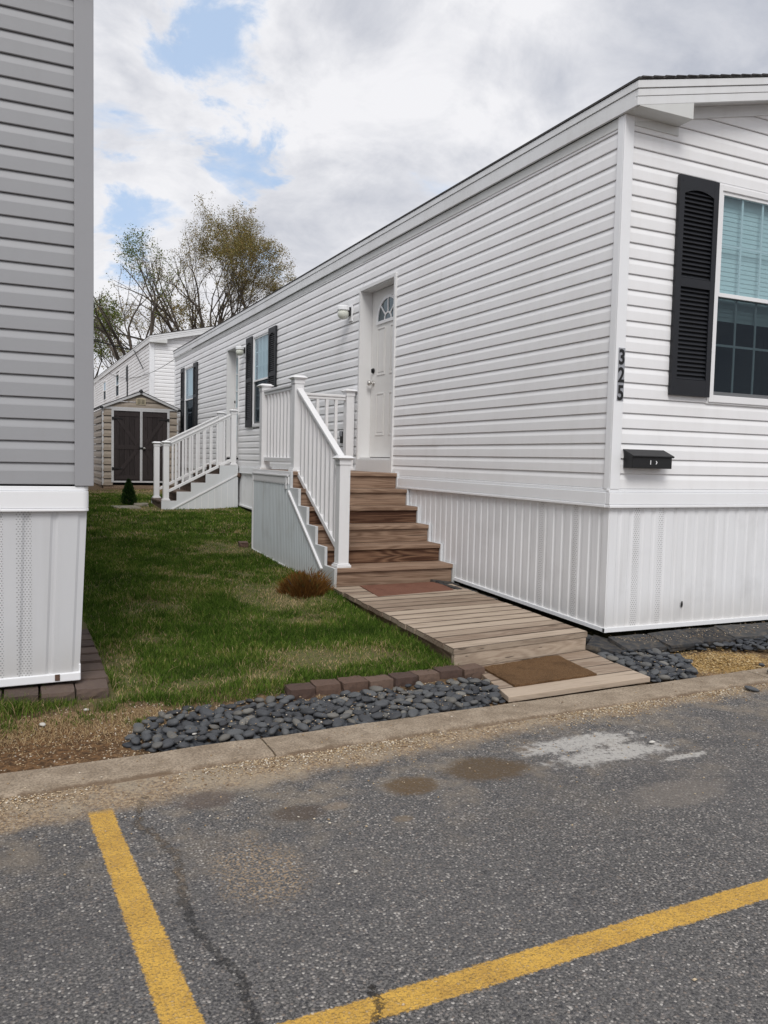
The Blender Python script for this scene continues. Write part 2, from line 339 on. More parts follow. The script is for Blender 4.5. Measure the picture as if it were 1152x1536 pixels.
MT['slate'] = m_rand('dark slate edging', [(0, (.020, .022, .026)), (.5, (.032, .034, .038)), (1, (.055, .056, .058))], .85, .8, 22., grit=(.24, .19, .13))
MT['chips'] = m_rand('tan gravel', [(0, (.16, .10, .06)), (.25, (.36, .25, .14)), (.55, (.50, .38, .24)), (.8, (.60, .50, .36)), (1, (.75, .70, .62))], .9, .2, 60., 'rnd', (.25, .18, .11))
MT['gold'] = m_rand('golden wood chips', [(0, (.30, .18, .07)), (.5, (.52, .35, .14)), (1, (.66, .52, .30))], .9, .2, 60., 'rnd', (.22, .14, .06))
MT['whitestone'] = m_rand('pale pebble', [(0, (.45, .42, .37)), (1, (.66, .64, .60))], .8, .2, 60.)

def m_leaf(name, stops, trans=.25):
    n = NT(name); c = n.ramp(n.attr('rnd'), stops)
    b = n.node('ShaderNodeBsdfDiffuse'); n.put(b.inputs[0], c); t = n.node('ShaderNodeBsdfTranslucent'); n.put(t.inputs[0], c)
    m = n.node('ShaderNodeMixShader'); n.put(m.inputs[0], trans); n.t.links.new(b.outputs[0], m.inputs[1]); n.t.links.new(t.outputs[0], m.inputs[2])
    o = n.node('ShaderNodeOutputMaterial'); n.t.links.new(m.outputs[0], o.inputs[0]); return n.m
MT['grass'] = m_leaf('lawn grass', [(0, (.034, .068, .012)), (.35, (.080, .140, .022)), (.60, (.150, .225, .042)), (.72, (.25, .24, .07)), (.84, (.42, .31, .16)), (1, (.54, .41, .25))])
MT['leaf'] = m_leaf('spring leaves', [(0, (.13, .12, .04)), (.4, (.22, .20, .07)), (.75, (.25, .16, .07)), (1, (.36, .33, .15))])
MT['leafg'] = m_leaf('young green leaves', [(0, (.06, .09, .02)), (.5, (.11, .15, .035)), (1, (.20, .22, .06))])
MT['shrub'] = m_leaf('rusty shrub', [(0, (.07, .045, .018)), (.35, (.15, .07, .022)), (.7, (.24, .115, .035)), (.88, (.16, .13, .04)), (1, (.12, .14, .04))])
MT['conifer'] = m_leaf('dark conifer', [(0, (.008, .022, .008)), (.6, (.022, .05, .015)), (1, (.05, .085, .025))], .1)

def m_mat(name, a, b, bars=False):
    n = NT(name); p = n.pos(); f = n.noise(p, 260., 3, .8); g = n.noise(p, 6., 4, .6)
    c = n.mix(n.sm(f, .3, .7), a, b); c = n.mix(n.M('MULTIPLY', n.sm(g, .45, .75), .4), c, tuple(k * .5 for k in b))
    return n.out(c, .95, n.bump(f, .9, .006), spec=.1)
MT['coir'] = m_mat('coir fibre', (.23, .135, .068), (.075, .042, .022))
MT['redmat'] = m_mat('faded red mat', (.27, .135, .095), (.15, .07, .05))

# ------------------------------------------------------------------ mesh builder
class MB:
    def __init__(s): s.v = []; s.f = []; s.r = []; s.d = []; s.rn = .5; s.dn = 0.
    def rnd(s, r=None): s.rn = random.random() if r is None else r; return s
    def add(s, vs, fs):
        o = len(s.v); s.v += [tuple(v) for v in vs]; s.f += [tuple(i + o for i in f) for f in fs]; s.r += [s.rn] * len(fs); s.d += [s.dn] * len(fs); return s
    def box(s, x0, x1, y0, y1, z0, z1):
        return s.hexa([(x0, y0, z0), (x1, y0, z0), (x1, y1, z0), (x0, y1, z0), (x0, y0, z1), (x1, y0, z1), (x1, y1, z1), (x0, y1, z1)])
    def hexa(s, p):
        return s.add(p, [(0, 3, 2, 1), (4, 5, 6, 7), (0, 1, 5, 4), (1, 2, 6, 5), (2, 3, 7, 6), (3, 0, 4, 7)])
    def wbox(s, W, a0, a1, o0, o1, z0, z1):
        return s.hexa([W(a0, o0, z0), W(a1, o0, z0), W(a1, o1, z0), W(a0, o1, z0), W(a0, o0, z1), W(a1, o0, z1), W(a1, o1, z1), W(a0, o1, z1)])
    def bar(s, P, Q, w, h, up=(0, 0, 1)):
        P = Vector(P); Q = Vector(Q); d = (Q - P).normalized(); sd = d.cross(Vector(up)).normalized(); u = sd.cross(d)
        c = []
        for C in (P, Q):
            for a, b in ((-1, -1), (1, -1), (1, 1), (-1, 1)): c.append(C + sd * (a * w / 2) + u * (b * h / 2))
        return s.add(c, [(0, 1, 2, 3), (7, 6, 5, 4), (0, 4, 5, 1), (1, 5, 6, 2), (2, 6, 7, 3), (3, 7, 4, 0)])
    def prism(s, poly, d):
        n = len(poly); d = Vector(d); a = [Vector(p) for p in poly]
        return s.add(a + [p + d for p in a], [tuple(range(n - 1, -1, -1)), tuple(range(n, 2 * n))] + [(i, (i + 1) % n, n + (i + 1) % n, n + i) for i in range(n)])
    def tube(s, pts, rad, n=8, cap=True):
        pts = [Vector(p) for p in pts]; rad = rad if isinstance(rad, (list, tuple)) else [rad] * len(pts)
        vs = []; ref = Vector((0, 0, 1))
        for i, p in enumerate(pts):
            d = (pts[min(i + 1, len(pts) - 1)] - pts[max(i - 1, 0)]).normalized()
            a = d.cross(ref if abs(d.dot(ref)) < .95 else Vector((1, 0, 0))).normalized(); b = d.cross(a)
            for k in range(n):
                t = 2 * math.pi * k / n; vs.append(p + (a * math.cos(t) + b * math.sin(t)) * rad[i])
        fs = [(i * n + k, i * n + (k + 1) % n, (i + 1) * n + (k + 1) % n, (i + 1) * n + k) for i in range(len(pts) - 1) for k in range(n)]
        if cap: fs += [tuple(range(n - 1, -1, -1)), tuple(range((len(pts) - 1) * n, len(pts) * n))]
        return s.add(vs, fs)
    def lathe(s, c, prof, n=20, axis=(0, 0, 1)):
        ax = Vector(axis); a = ax.cross(Vector((1, 0, 0)) if abs(ax.x) < .9 else Vector((0, 1, 0))).normalized(); b = ax.cross(a); c = Vector(c)
        vs = [c + ax * h + (a * math.cos(2 * math.pi * k / n) + b * math.sin(2 * math.pi * k / n)) * r for r, h in prof for k in range(n)]
        m = len(prof)
        return s.add(vs, [(i * n + k, i * n + (k + 1) % n, (i + 1) * n + (k + 1) % n, (i + 1) * n + k) for i in range(m - 1) for k in range(n)] + [tuple(range(n - 1, -1, -1)), tuple(range((m - 1) * n, m * n))])
    def build(s, name, mat, parent=None, bevel=0., smooth=False):
        base = Vector(parent.get('_o', (0, 0, 0))) if parent else Vector((0, 0, 0))
        me = bpy.data.meshes.new(name); me.from_pydata([tuple(Vector(v) - base) for v in s.v], [], s.f); me.update()
        at = me.attributes.new('rnd', 'FLOAT', 'FACE'); at.data.foreach_set('value', s.r)
        if any(s.d): at = me.attributes.new('dirt', 'FLOAT', 'FACE'); at.data.foreach_set('value', s.d)
        if smooth: me.polygons.foreach_set('use_smooth', [True] * len(me.polygons))
        me.materials.append(MT[mat] if isinstance(mat, str) else mat)
        o = bpy.data.objects.new(name, me); COL.objects.link(o)
        if parent: o.parent = parent; o['_o'] = tuple(base)
        if bevel:
            b = o.modifiers.new('bevel', 'BEVEL'); b.width = bevel; b.segments = 2; b.limit_method = 'ANGLE'; b.angle_limit = R(40)
        return o

def tag(o, label, cat, group=None, kind=None):
    if label: o['label'] = label
    if cat: o['category'] = cat
    if group: o['group'] = group
    if kind: o['kind'] = kind
    return o
def thing(name, loc, label, cat, group=None):
    o = bpy.data.objects.new(name, None); COL.objects.link(o); o.location = loc; o['_o'] = tuple(loc); o.empty_display_size = .2
    return tag(o, label, cat, group)

# ------------------------------------------------------------------ siding
LAP = .1016
PROF = [(0., .0005), (0., .0105), (.003, .0125), (.062, .0115), (.068, .0100), (.092, .0030), (.0990, .0015), (.1000, .0005)]
def siding(mb, W, zb, ztop, a0, a1, holes=(), lim=None, lap=LAP, depth=1., prof=PROF, seams=()):
    """rows of lapped siding; W maps (along, out, z); lim(z) -> (a0, a1) for gables; holes = (a0, a1, z0, z1)"""
    k = 0
    while zb + k * lap < ztop - .004:
        z0 = zb + k * lap; mid = z0 + lap / 2
        cuts = sorted((h[0], h[1]) for h in holes if h[2] < mid < h[3])
        segs = []; cur = None
        lo = [a0] + [c[1] for c in cuts]; hi = [c[0] for c in cuts] + [a1]
        rows = [(min(z0 + dz * lap / LAP, ztop), o * depth) for dz, o in prof]
        for i, (l, h) in enumerate(zip(lo, hi)):
            if h - l < .01: continue
            # split long runs at panel seams
            bounds = [l] + [s for s in seams if l + .2 < (s + (k % 3) * .9) < h - .2 for s in [s + (k % 3) * .9]] + [h]
            for (u0, u1), j in zip(zip(bounds[:-1], bounds[1:]), range(99)):
                vs = []
                for zz, o in rows:
                    L, H = (lim(zz) if lim else (a0, a1))
                    b0 = max(u0, L); b1 = min(u1, H)
                    if b1 < b0: b1 = b0 = min(max(b0, L), H)
                    e = .0022 * (j % 2)
                    vs += [W(b0 - (.012 if j else 0), o + e, zz), W(b1, o + e, zz)]
                mb.rnd(); mb.add(vs, [(2 * r, 2 * r + 1, 2 * r + 3, 2 * r + 2) for r in range(len(rows) - 1)])
        k += 1
    return mb

def vskirt(mb, W, a0, a1, zbot, ztop, period=.1, style=0):
    """vertical ribbed skirting; zbot(a)"""
    a = a0; pts = []
    prof = ([(0, .0), (.010, .006), (.070, .006), (.080, .0), (.088, .0), (.1, .0)] if style == 0 else
            [(0, .0), (.006, .008), (.030, .008), (.036, .0), (.05, .0)] if style == 1 else
            [(0, .0), (.010, .008), (.092, .008), (.108, .0)])
    P = prof[-1][0]
    while a < a1:
        for t, o in prof[:-1]:
            if a + t <= a1: pts.append((a + t, o))
        a += P
    pts.append((a1, 0.))
    vs = []
    for t, o in pts: vs += [W(t, o, zbot(t)), W(t, o, ztop(t) if callable(ztop) else ztop)]
    mb.add(vs, [(2 * i, 2 * i + 2, 2 * i + 3, 2 * i + 1) for i in range(len(pts) - 1)])
    return mb

def gz(x, y):
    xs = [-400, -1.25, -1.15, -.9, -.5, -.32, 0., 2., 4.4, 9.3, 14., 17., 20., 60., 400.]
    zs = [-.16, -.16, -.125, -.105, -.098, -.055, -.03, .035, .095, .235, .36, .5, .9, 1.0, 1.0]
    z = float(np.interp(y, xs, zs))
    if x > -1.30 and y < 2.2: z = min(z, float(np.interp(y, [-1.3, -.4, 0., 1., 2.2], [-.16, -.118, -.105, -.06, .03])))
    return z + (.012 * math.sin(x * 1.7 + y * 2.1) * (1 if y > .3 else 0))

# ------------------------------------------------------------------ windows, shutters, doors
def shutter(parent, W, a0, a1, z0, z1, label=None):
    m = MB(); st = .045
    m.wbox(W, a0, a0 + st, .016, .044, z0, z1); m.wbox(W, a1 - st, a1, .016, .044, z0, z1)
    zm = z0 + (z1 - z0) * .52
    m.wbox(W, a0 + st, a1 - st, .016, .0435, z0, z0 + .11); m.wbox(W, a0 + st, a1 - st, .016, .0435, z1 - .085, z1); m.wbox(W, a0 + st, a1 - st, .016, .0435, zm - .03, zm + .03)
    m.wbox(W, a0 + st, a1 - st, .016, .021, z0 + .11, z1 - .085)
    # arched head of the upper louvre field
    n = 10; ia, ib = a0 + st, a1 - st
    for i in range(n):
        t0 = ia + (ib - ia) * i / n; t1 = ia + (ib - ia) * (i + 1) / n
        f = lambda t: z1 - .085 - .032 * (2 * (t - ia) / (ib - ia) - 1) ** 2
        m.add([W(t0, .0432, f(t0)), W(t1, .0432, f(t1)), W(t1, .0432, z1 - .08), W(t0, .0432, z1 - .08)], [(0, 1, 2, 3)])
    for lo, hi in ((z0 + .11, zm - .03), (zm + .03, z1 - .085)):
        k = int((hi - lo) / .0295)
        for i in range(k):
            z = lo + (i + .5) * (hi - lo) / k
            m.add([W(ia, .039, z - .011), W(ib, .039, z - .011), W(ib, .023, z + .012), W(ia, .023, z + .012), W(ia, .036, z - .014), W(ib, .036, z - .014)],
                  [(0, 1, 2, 3), (4, 5, 1, 0)])
    for z in (z0 + .05, z1 - .04): m.wbox(W, a0 + .02, a0 + .028, .044, .046, z, z + .008)
    o = m.build('shutter', 'shutter', parent, .003)
    if label: o['label'] = label

def window(parent, W, a0, a1, z0, z1, grid=None, blind=.35, name='window'):
    zm = (z0 + z1) / 2; m = MB()
    # casing
    m.wbox(W, a0, a0 + .04, -.02, .028, z0, z1); m.wbox(W, a1 - .04, a1, -.02, .028, z0, z1)
    m.wbox(W, a0 + .04, a1 - .04, -.02, .0275, z1 - .04, z1); m.wbox(W, a0 + .04, a1 - .04, -.02, .0275, z0, z0 + .05)
    m.wbox(W, a0 - .012, a0, .0, .019, z0 - .012, z1 + .012); m.wbox(W, a1, a1 + .012, .0, .019, z0 - .012, z1 + .012)
    m.wbox(W, a0, a1, .0, .0185, z1, z1 + .012); m.wbox(W, a0, a1, .0, .0185, z0 - .012, z0)
    w = m.build(name, 'white', parent, .003)
    ia, ib = a0 + .04, a1 - .04
    s = MB()   # sashes
    for lo, hi, o in ((zm - .012, z1 - .04, .010), (z0 + .05, zm + .012, -.004)):
        s.wbox(W, ia, ia + .022, o - .02, o + .008, lo, hi); s.wbox(W, ib - .022, ib, o - .02, o + .008, lo, hi)
        s.wbox(W, ia + .022, ib - .022, o - .02, o + .0075, lo, lo + .028); s.wbox(W, ia + .022, ib - .022, o - .02, o + .0075, hi - .024, hi)
    s.build('sash', 'white', w, .002)
    if grid:
        g = MB(); nx, ny = grid
        for lo, hi, o in ((zm + .016, z1 - .064, .002), (z0 + .078, zm - .012, -.012)):
            for i in range(1, nx):
                a = ia + .022 + (ib - ia - .044) * i / nx; g.wbox(W, a - .008, a + .008, o - .006, o, lo, hi)
            for j in range(1, ny):
                z = lo + (hi - lo) * j / ny; g.wbox(W, ia + .022, ib - .022, o - .0055, o - .0005, z - .008, z + .008)
        g.build('grille', 'white', w)
    for lo, hi, o in ((zm + .016, z1 - .064, .006), (z0 + .078, zm - .012, -.008)):
        p = MB(); p.add([W(ia + .022, o, lo), W(ib - .022, o, lo), W(ib - .022, o, hi), W(ia + .022, o, hi)], [(0, 1, 2, 3)]); p.build('pane', 'glass', w)
    p = MB(); p.add([W(ia, .008, z0 + .05), W(ib, .008, z0 + .05), W(ib, .008, zm - .014), W(ia, .008, zm - .014)], [(0, 1, 2, 3)]); p.build('insect_screen', 'screen', w)
    if blind:
        b = MB(); zt = z1 - .05; zl = z1 - (z1 - z0) * blind; k = int((zt - zl) / .032)
        for i in range(k):
            z = zt - i * .032; b.add([W(ia + .005, -.046, z), W(ib - .005, -.046, z), W(ib - .005, -.043, z - .034), W(ia + .005, -.043, z - .034)], [(0, 1, 2, 3)])
        b.build('blind', 'blind', w)
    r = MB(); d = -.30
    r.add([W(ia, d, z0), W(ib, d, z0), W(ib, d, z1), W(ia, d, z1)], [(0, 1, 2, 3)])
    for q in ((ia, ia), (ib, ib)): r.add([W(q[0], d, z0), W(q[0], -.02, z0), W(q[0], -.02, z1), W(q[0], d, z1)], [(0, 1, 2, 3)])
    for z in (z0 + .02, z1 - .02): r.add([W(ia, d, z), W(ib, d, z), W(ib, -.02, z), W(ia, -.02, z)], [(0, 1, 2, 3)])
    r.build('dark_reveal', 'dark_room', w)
    return w

def door(parent, W, a0, a1, z0, z1, rec=.12, kind='fan', cols='door'):
    """a0..a1, z0..z1 = outside of casing"""
    fr = MB(); t = .035
    fr.wbox(W, a0, a0 + t, -.01, .030, z0, z1); fr.wbox(W, a1 - t, a1, -.01, .030, z0, z1); fr.wbox(W, a0 + t, a1 - t, -.01, .0295, z1 - t, z1)
    fr.wbox(W, a0 + t - .002, a0 + t, -rec - .01, -.01, z0, z1 - t); fr.wbox(W, a1 - t, a1 - t + .002, -rec - .01, -.01, z0, z1 - t)
    fr.wbox(W, a0 + t, a1 - t, -rec - .01, -.011, z1 - t, z1 - t + .002)
    fr.wbox(W, a0 + t, a1 - t, -rec - .01, .012, z0, z0 + .02)
    ia, ib, iz0, iz1 = a0 + t, a1 - t, z0 + .028, z1 - t
    d = MB(); o = -rec
    d.wbox(W, ia + .004, ib - .004, o - .04, o, iz0, iz1 - .004)
    dd = d.build('door', cols, parent, .002)
    fr.build('frame', 'jamb', dd, .002)
    c = (ia + ib) / 2
    if kind == 'fan':
        zc = iz0 + 1.475 if False else 2.655; rx, rz = .255, .225
        # dark glass half ellipse, frame ring, spokes
        g = MB(); n = 20
        pts = [(c + rx * math.cos(math.pi * i / n), zc + rz * math.sin(math.pi * i / n)) for i in range(n + 1)]
        g.add([W(a, o + .004, z) for a, z in pts], [tuple(range(n + 1))]); pn = g.build('fanlight', 'glass', dd)
        bk = MB(); bk.add([W(c + (a - c) * .995, o + .002, z) for a, z in pts], [tuple(range(n + 1))]); bk.build('backing', 'dark_room', pn)
        f = MB()
        for i in range(n):
            (x0, y0), (x1, y1) = pts[i], pts[i + 1]; k = 1.14
            q = [(x0, y0), (x1, y1), (c + (x1 - c) * k, zc + (y1 - zc) * k), (c + (x0 - c) * k, zc + (y0 - zc) * k)]
            f.hexa([W(a, o, z) for a, z in q] + [W(a, o + .014, z) for a, z in q])
            r0 = .36; r1 = .28
            q = [(c + (x0 - c) * r1, zc + (y0 - zc) * r1), (c + (x1 - c) * r1, zc + (y1 - zc) * r1), (c + (x1 - c) * r0, zc + (y1 - zc) * r0), (c + (x0 - c) * r0, zc + (y0 - zc) * r0)]
            f.hexa([W(a, o, z) for a, z in q] + [W(a, o + .012, z) for a, z in q])
        f.wbox(W, c - rx * 1.14, c + rx * 1.14, o, o + .015, zc - .035, zc)
        for th in (45, 90, 135):
            th = R(th); a, b = math.cos(th), math.sin(th); pa, pb = -b * .010, a * .010
            q = [(c + a * rx * .33 + pa, zc + b * rz * .33 + pb), (c + a * rx * .33 - pa, zc + b * rz * .33 - pb), (c + a * rx - pa, zc + b * rz - pb), (c + a * rx + pa, zc + b * rz + pb)]
            f.hexa([W(x, o, z) for x, z in q] + [W(x, o + .0125, z) for x, z in q])
        f.build('surround', 'white', dd, .002)
        e = MB()
        for ca in (c - .165, c + .165):
            for lo, hi in ((2.06, 2.585), (1.395, 1.865)):
                hw = .105
                for q in ((ca - hw, ca - hw + .016, lo, hi), (ca + hw - .016, ca + hw, lo, hi), (ca - hw + .016, ca + hw - .016, lo, lo + .016), (ca - hw + .016, ca + hw - .016, hi - .016, hi)):
                    e.wbox(W, q[0], q[1], o, o + .007, q[2], q[3])
                e.wbox(W, ca - hw + .034, ca + hw - .034, o, o + .005, lo + .036, hi - .036)
        e.build('embossed_panel', cols, dd, .003)
    else:
        g = MB(); g.add([W(ia + .10, o + .004, iz0 + .25), W(ib - .10, o + .004, iz0 + .25), W(ib - .10, o + .004, iz1 - .12), W(ia + .10, o + .004, iz1 - .12)], [(0, 1, 2, 3)]); g.build('pane', 'glass', dd)
        f = MB()
        for i in range(4):
            a = ia + .10 + (ib - ia - .2) * i / 3; f.wbox(W, a - .010, a + .010, o + .004, o + .014, iz0 + .25, iz1 - .12)
        for j in range(6):
            z = iz0 + .25 + (iz1 - iz0 - .37) * j / 5; f.wbox(W, ia + .10, ib - .10, o + .004, o + .0135, z - .010, z + .010)
        f.build('grille', 'white', dd)
    k = MB(); kz = iz0 + .83; ka = ib - .07
    ctr = W(ka, o, kz); ax = Vector(W(ka, o + 1, kz)) - Vector(ctr)
    k.lathe(ctr, [(.032, 0), (.032, .006), (.012, .008), (.012, .035), (.026, .042), (.031, .056), (.026, .070), (.0, .074)], 16, ax)
    k.build('door_knob', 'chrome', dd, smooth=True)
    k = MB(); k.lathe(W(ka, o, kz + .14), [(.030, 0), (.030, .014), (.022, .018), (.0, .019)], 16, ax); k.wbox(W, ka - .005, ka + .005, o + .018, o + .030, kz + .12, kz + .16)
    k.build('deadbolt', 'black', dd)
    return dd

def wall_lamp(W, a, z, label):
    base = Vector(W(a, 0, z)); t = thing('wall_lamp', base, label, 'lamp', 'jelly jar porch lamps on the long wall')
    m = MB(); m.wbox(W, a - .060, a + .060, .012, .026, z - .085, z + .095); m.build('mounting_block', 'trimw', t, .004)
    m = MB(); m.wbox(W, a - .040, a + .040, .026, .050, z - .02, z + .075); m.build('wall_plate', 'black', t, .004)
    c = W(a, .108, z); m = MB(); m.wbox(W, a - .036, a + .036, .045, .108, z + .034, z + .078); m.lathe(c, [(.0, .090), (.060, .088), (.070, .078), (.072, .036), (.060, .032)], 22); m.build('cap', 'trimw', t, .003)
    m = MB(); m.lathe(c, [(.056, .034), (.064, .014), (.066, -.012), (.058, -.040), (.040, -.058), (.018, -.066), (.0, -.067)], 22); m.build('globe', 'bulb', t, smooth=True)
    return t

# ------------------------------------------------------------------ a mobile home
def shift(p, dx, dy, dz): return (p[0] + dx, p[1] + dy, p[2] + dz)

def home_roof(h, x0, x1, y0, y1, ztop, dep, slope, mat_f='fascia', ex=.045, ey=.155, roofth=.035):
    """gable roof with ridge along y; eaves at z = ztop - .0; fascia depth dep"""
    xm = (x0 + x1) / 2; xl, xr = x0 - ex, x1 + ex; yl, yr = y0 - ey, y1 + .05; zr = ztop + slope * (xm - xl)
    m = MB()
    for a, b, za, zb_ in ((xl - .012, xm, ztop, zr), (xr + .012, xm, ztop, zr)):
        n = 1
        P = [(a, yl - .014, za), (b, yl - .014, zb_), (b, yr, zb_), (a, yr, za)]
        m.hexa([(p[0], p[1], p[2] + .002) for p in P] + [(p[0], p[1], p[2] + roofth * .45) for p in P])
    # shingle tab edges on the rake
    for i in range(26):
        x = xl + (xm - xl) * (i + .15) / 26; z = ztop + slope * (x - xl)
        m.hexa([(x, yl - .019, z + .012), (x + .078, yl - .019, z + .012 + slope * .078), (x + .078, yl + .3, z + .012 + slope * .078), (x, yl + .3, z + .012),
                (x, yl - .019, z + .022), (x + .078, yl - .019, z + .017 + slope * .078), (x + .078, yl + .3, z + .017 + slope * .078), (x, yl + .3, z + .022)])
    m.build('roof', 'roof', h)
    f = MB()   # eave fascias: upper drip strip and lower board
    for s, x in ((-1, xl), (1, xr)):
        f.box(min(x, x - s * .02), max(x, x - s * .02), yl + .021, yr, ztop - dep, ztop - .052)
        f.box(min(x + s * .006, x - s * .02), max(x + s * .006, x - s * .02), yl + .0215, yr, ztop - .048, ztop - .001)
    f.build('eave_fascia', mat_f, h, .002)
    f = MB()
    for s in (1, -1):
        X = lambda t: (xl + t) if s == 1 else (xr - t)
        L = xm - xl
        def seg(t0, t1, y0_, y1_, lo, hi):
            p = []
            for yy in (y0_, y1_):
                for t, q in ((t0, lo), (t1, lo), (t1, hi), (t0, hi)): p.append((X(t), yy, ztop + slope * t + q))
            f.add(p, [(0, 1, 2, 3), (7, 6, 5, 4), (0, 4, 5, 1), (1, 5, 6, 2), (2, 6, 7, 3), (3, 7, 4, 0)])
        seg(.0, L, yl, yl + .02, -dep, -.098); seg(.0, L, yl - .003, yl + .02, -.096, -.052); seg(-.007, L, yl - .009, yl + .021, -.048, -.001)
        # rake soffit and frieze against the wall
        seg(.02, L, yl + .02, y0 - .0, -dep + .02, -dep + .026)
        seg(.06, L, y0 - .022, y0 - .002, -dep - .058, -dep + .02)
    f.build('rake_fascia', mat_f, h, .002)
    b = MB()   # boxed return at each front corner
    for s in (1, -1):
        X = lambda t: (xl + t) if s == 1 else (xr - t)
        w = .475; q = [(.0, -dep), (w, -dep + .004), (w, -dep + slope * w - .002), (.0, -dep)]
        pts = [(X(0.021), yl + .001, ztop - dep), (X(w), yl + .001, ztop - dep + .004), (X(w), yl + .001, ztop - dep + slope * w), (X(0.021), yl + .001, ztop - dep + slope * .021 + .0005)]
        b = MB(); b.prism(pts, (0, ey - .003, 0)); b.build('eave_return', 'soffit' if mat_f == 'fascia' else mat_f, h, .002)
        x0_, x1_ = sorted((X(.105), X(w + .01)))
        b = MB(); b.box(x0_, x1_, y0 - .02, y0 - .003, ztop - dep - .055, ztop - dep + .003)
        b.build('return_frieze', 'soffit' if mat_f == 'fascia' else mat_f, h, .002)
    return xl, xm, zr

def front_limits(x0, x1, zt, slope):
    def lim(z):
        t = max(0., (z - zt) / slope); return (x0 + t, x1 - t)
    return lim

def number(parent, txt, x, y, z, h, wide):
    cu = bpy.data.curves.new('digit', 'FONT'); cu.body = txt; cu.size = h / .69; cu.extrude = .0015; cu.offset = .0035; cu.align_x = 'CENTER'; cu.resolution_u = 4
    tmp = bpy.data.objects.new('tmp', cu); COL.objects.link(tmp); bpy.context.view_layer.update()
    me = bpy.data.meshes.new_from_object(tmp.evaluated_get(bpy.context.evaluated_depsgraph_get())); COL.objects.unlink(tmp); bpy.data.objects.remove(tmp)
    for v in me.vertices: v.co = Vector((v.co.x * wide, -v.co.z, v.co.y)) + Vector((x, y, z)) - Vector(parent['_o'])
    me.materials.clear(); me.materials.append(MT['rubber']); o = bpy.data.objects.new('digit', me); COL.objects.link(o); o.parent = parent; return o

# ---- main home: corner at the origin, long wall on X=0 running to Y=15.2, street end on Y=0
LW, LD = 4.88, 15.2
H = thing('mobile_home', (0, 0, 0), 'long white mobile home with black shutters and the number 325 on its corner post', 'mobile home')
WS = lambda a, o, z: (-o, a, z)                 # side wall (facing -X)
WF = lambda a, o, z: (a, -o, z)                 # street wall (facing -Y)
ZB = .968
side_holes = [(3.335, 4.245, 1.12, 3.03), (9.45, 10.24, 1.10, 3.03), (7.70, 8.55, 1.61, 3.05), (13.09, 13.99, 1.61, 3.05)]
front_holes = [(.835, 1.75, 1.60, 3.06)]
m = MB(); siding(m, WS, ZB, 3.33, .03, LD, side_holes, seams=(2.4, 6.0, 11.2)); m.build('side_siding', 'siding', H)
m = MB(); siding(m, WF, ZB, 4.1, .055, LD and LW - .055, front_holes, lim=front_limits(-.045, LW + .045, 3.40, .23), seams=(2.2,)); m.build('front_siding', 'siding', H)
m = MB(); siding(m, lambda a, o, z: (LW + o, a, z), ZB, 3.385, .0, LD); siding(m, lambda a, o, z: (a, LD + o, z), ZB, 4.1, 0, LW, lim=front_limits(-.045, LW + .045, 3.40, .23)); m.build('rear_siding', 'siding', H)
m = MB(); m.box(.32, LW - .03, .32, LD - .03, .05, 3.35); m.build('wall_core', 'dark_room', H)
m = MB(); m.box(-.024, .056, -.024, -.012, ZB - .004, 3.39); m.box(-.024, -.012, -.012, .045, ZB - .004, 3.39); m.box(-.012, .04, -.012, .02, ZB, 3.385)
m.build('corner_post', 'trimw', H, .004); m = MB(); m.box(-.020, .02, LD - .03, LD + .02, ZB, 3.385); m.build('corner_post', 'trimw', H, .004)
m = MB(); m.box(-.018, .0, .045, LD, 3.322, 3.389); m.build('frieze', 'soffit', H, .002)
home_roof(H, 0, LW, 0, LD, 3.54, .15, .23)
# skirt top band and skirting
m = MB()
def band(m, W, a0, a1):
    m.wbox(W, a0, a1, -.01, .020, .945, .966); m.wbox(W, a0, a1, -.01, .030, .862, .944); m.wbox(W, a0, a1, -.01, .036, .840, .861)
band(m, WF, -.030, 2.9); band(m, WF, 2.905, LW); band(m, lambda a, o, z: (-o + .0, a, z), .012, 3.30); band(m, WS, 4.46, LD)
m.build('skirting_band', 'trimw', H, .004)
zbF = lambda a: -.002 - .012 * a * .6
zbS = lambda a: float(np.interp(a, [0, 2.05, 2.4, 4.4, 8.4, 9.6, 15.2], [0, .062, .08, .11, .26, .285, .34]))
m = MB(); vskirt(m, WF, -.008, LW, zbF, .842); m.build('front_skirting', 'skirt', H)
m = MB(); vskirt(m, WS, -.008, LD, zbS, .842, style=1 if False else 0); m.build('side_skirting', 'skirt_side', H)
m = MB()
m.add([(-.022, -.022, -.001), (LW, -.022, zbF(LW)), (LW, -.022, zbF(LW) + .028), (-.022, -.022, .028), (-.022, 0, -.001), (LW, 0, zbF(LW)), (LW, 0, zbF(LW) + .028), (-.022, 0, .028)], [(0, 1, 2, 3), (4, 7, 6, 5), (0, 4, 5, 1), (3, 2, 6, 7), (1, 5, 6, 2), (0, 3, 7, 4)])
ys = [-.018, 2.05, 2.4, 4.4, 8.4, 9.6, 15.2]
for a, b in zip(ys[:-1], ys[1:]): m.hexa([(-.022, a, zbS(a)), (0, a, zbS(a)), (0, b, zbS(b)), (-.022, b, zbS(b)), (-.022, a, zbS(a) + .026), (0, a, zbS(a) + .026), (0, b, zbS(b) + .026), (-.022, b, zbS(b) + .026)])
m.build('skirting_track', 'trimw', H)
m = MB(); m.lathe((.678, -.0102, .152), [(.0, -.0003), (.017, 0), (.0, .0006)], 14, (0, -1, 0)); o = m.build('skirting_hole', 'rubber', H); o.scale = (.55, 1, 1.4); o.location = (.678 * .45, 0, -.152 * .4)
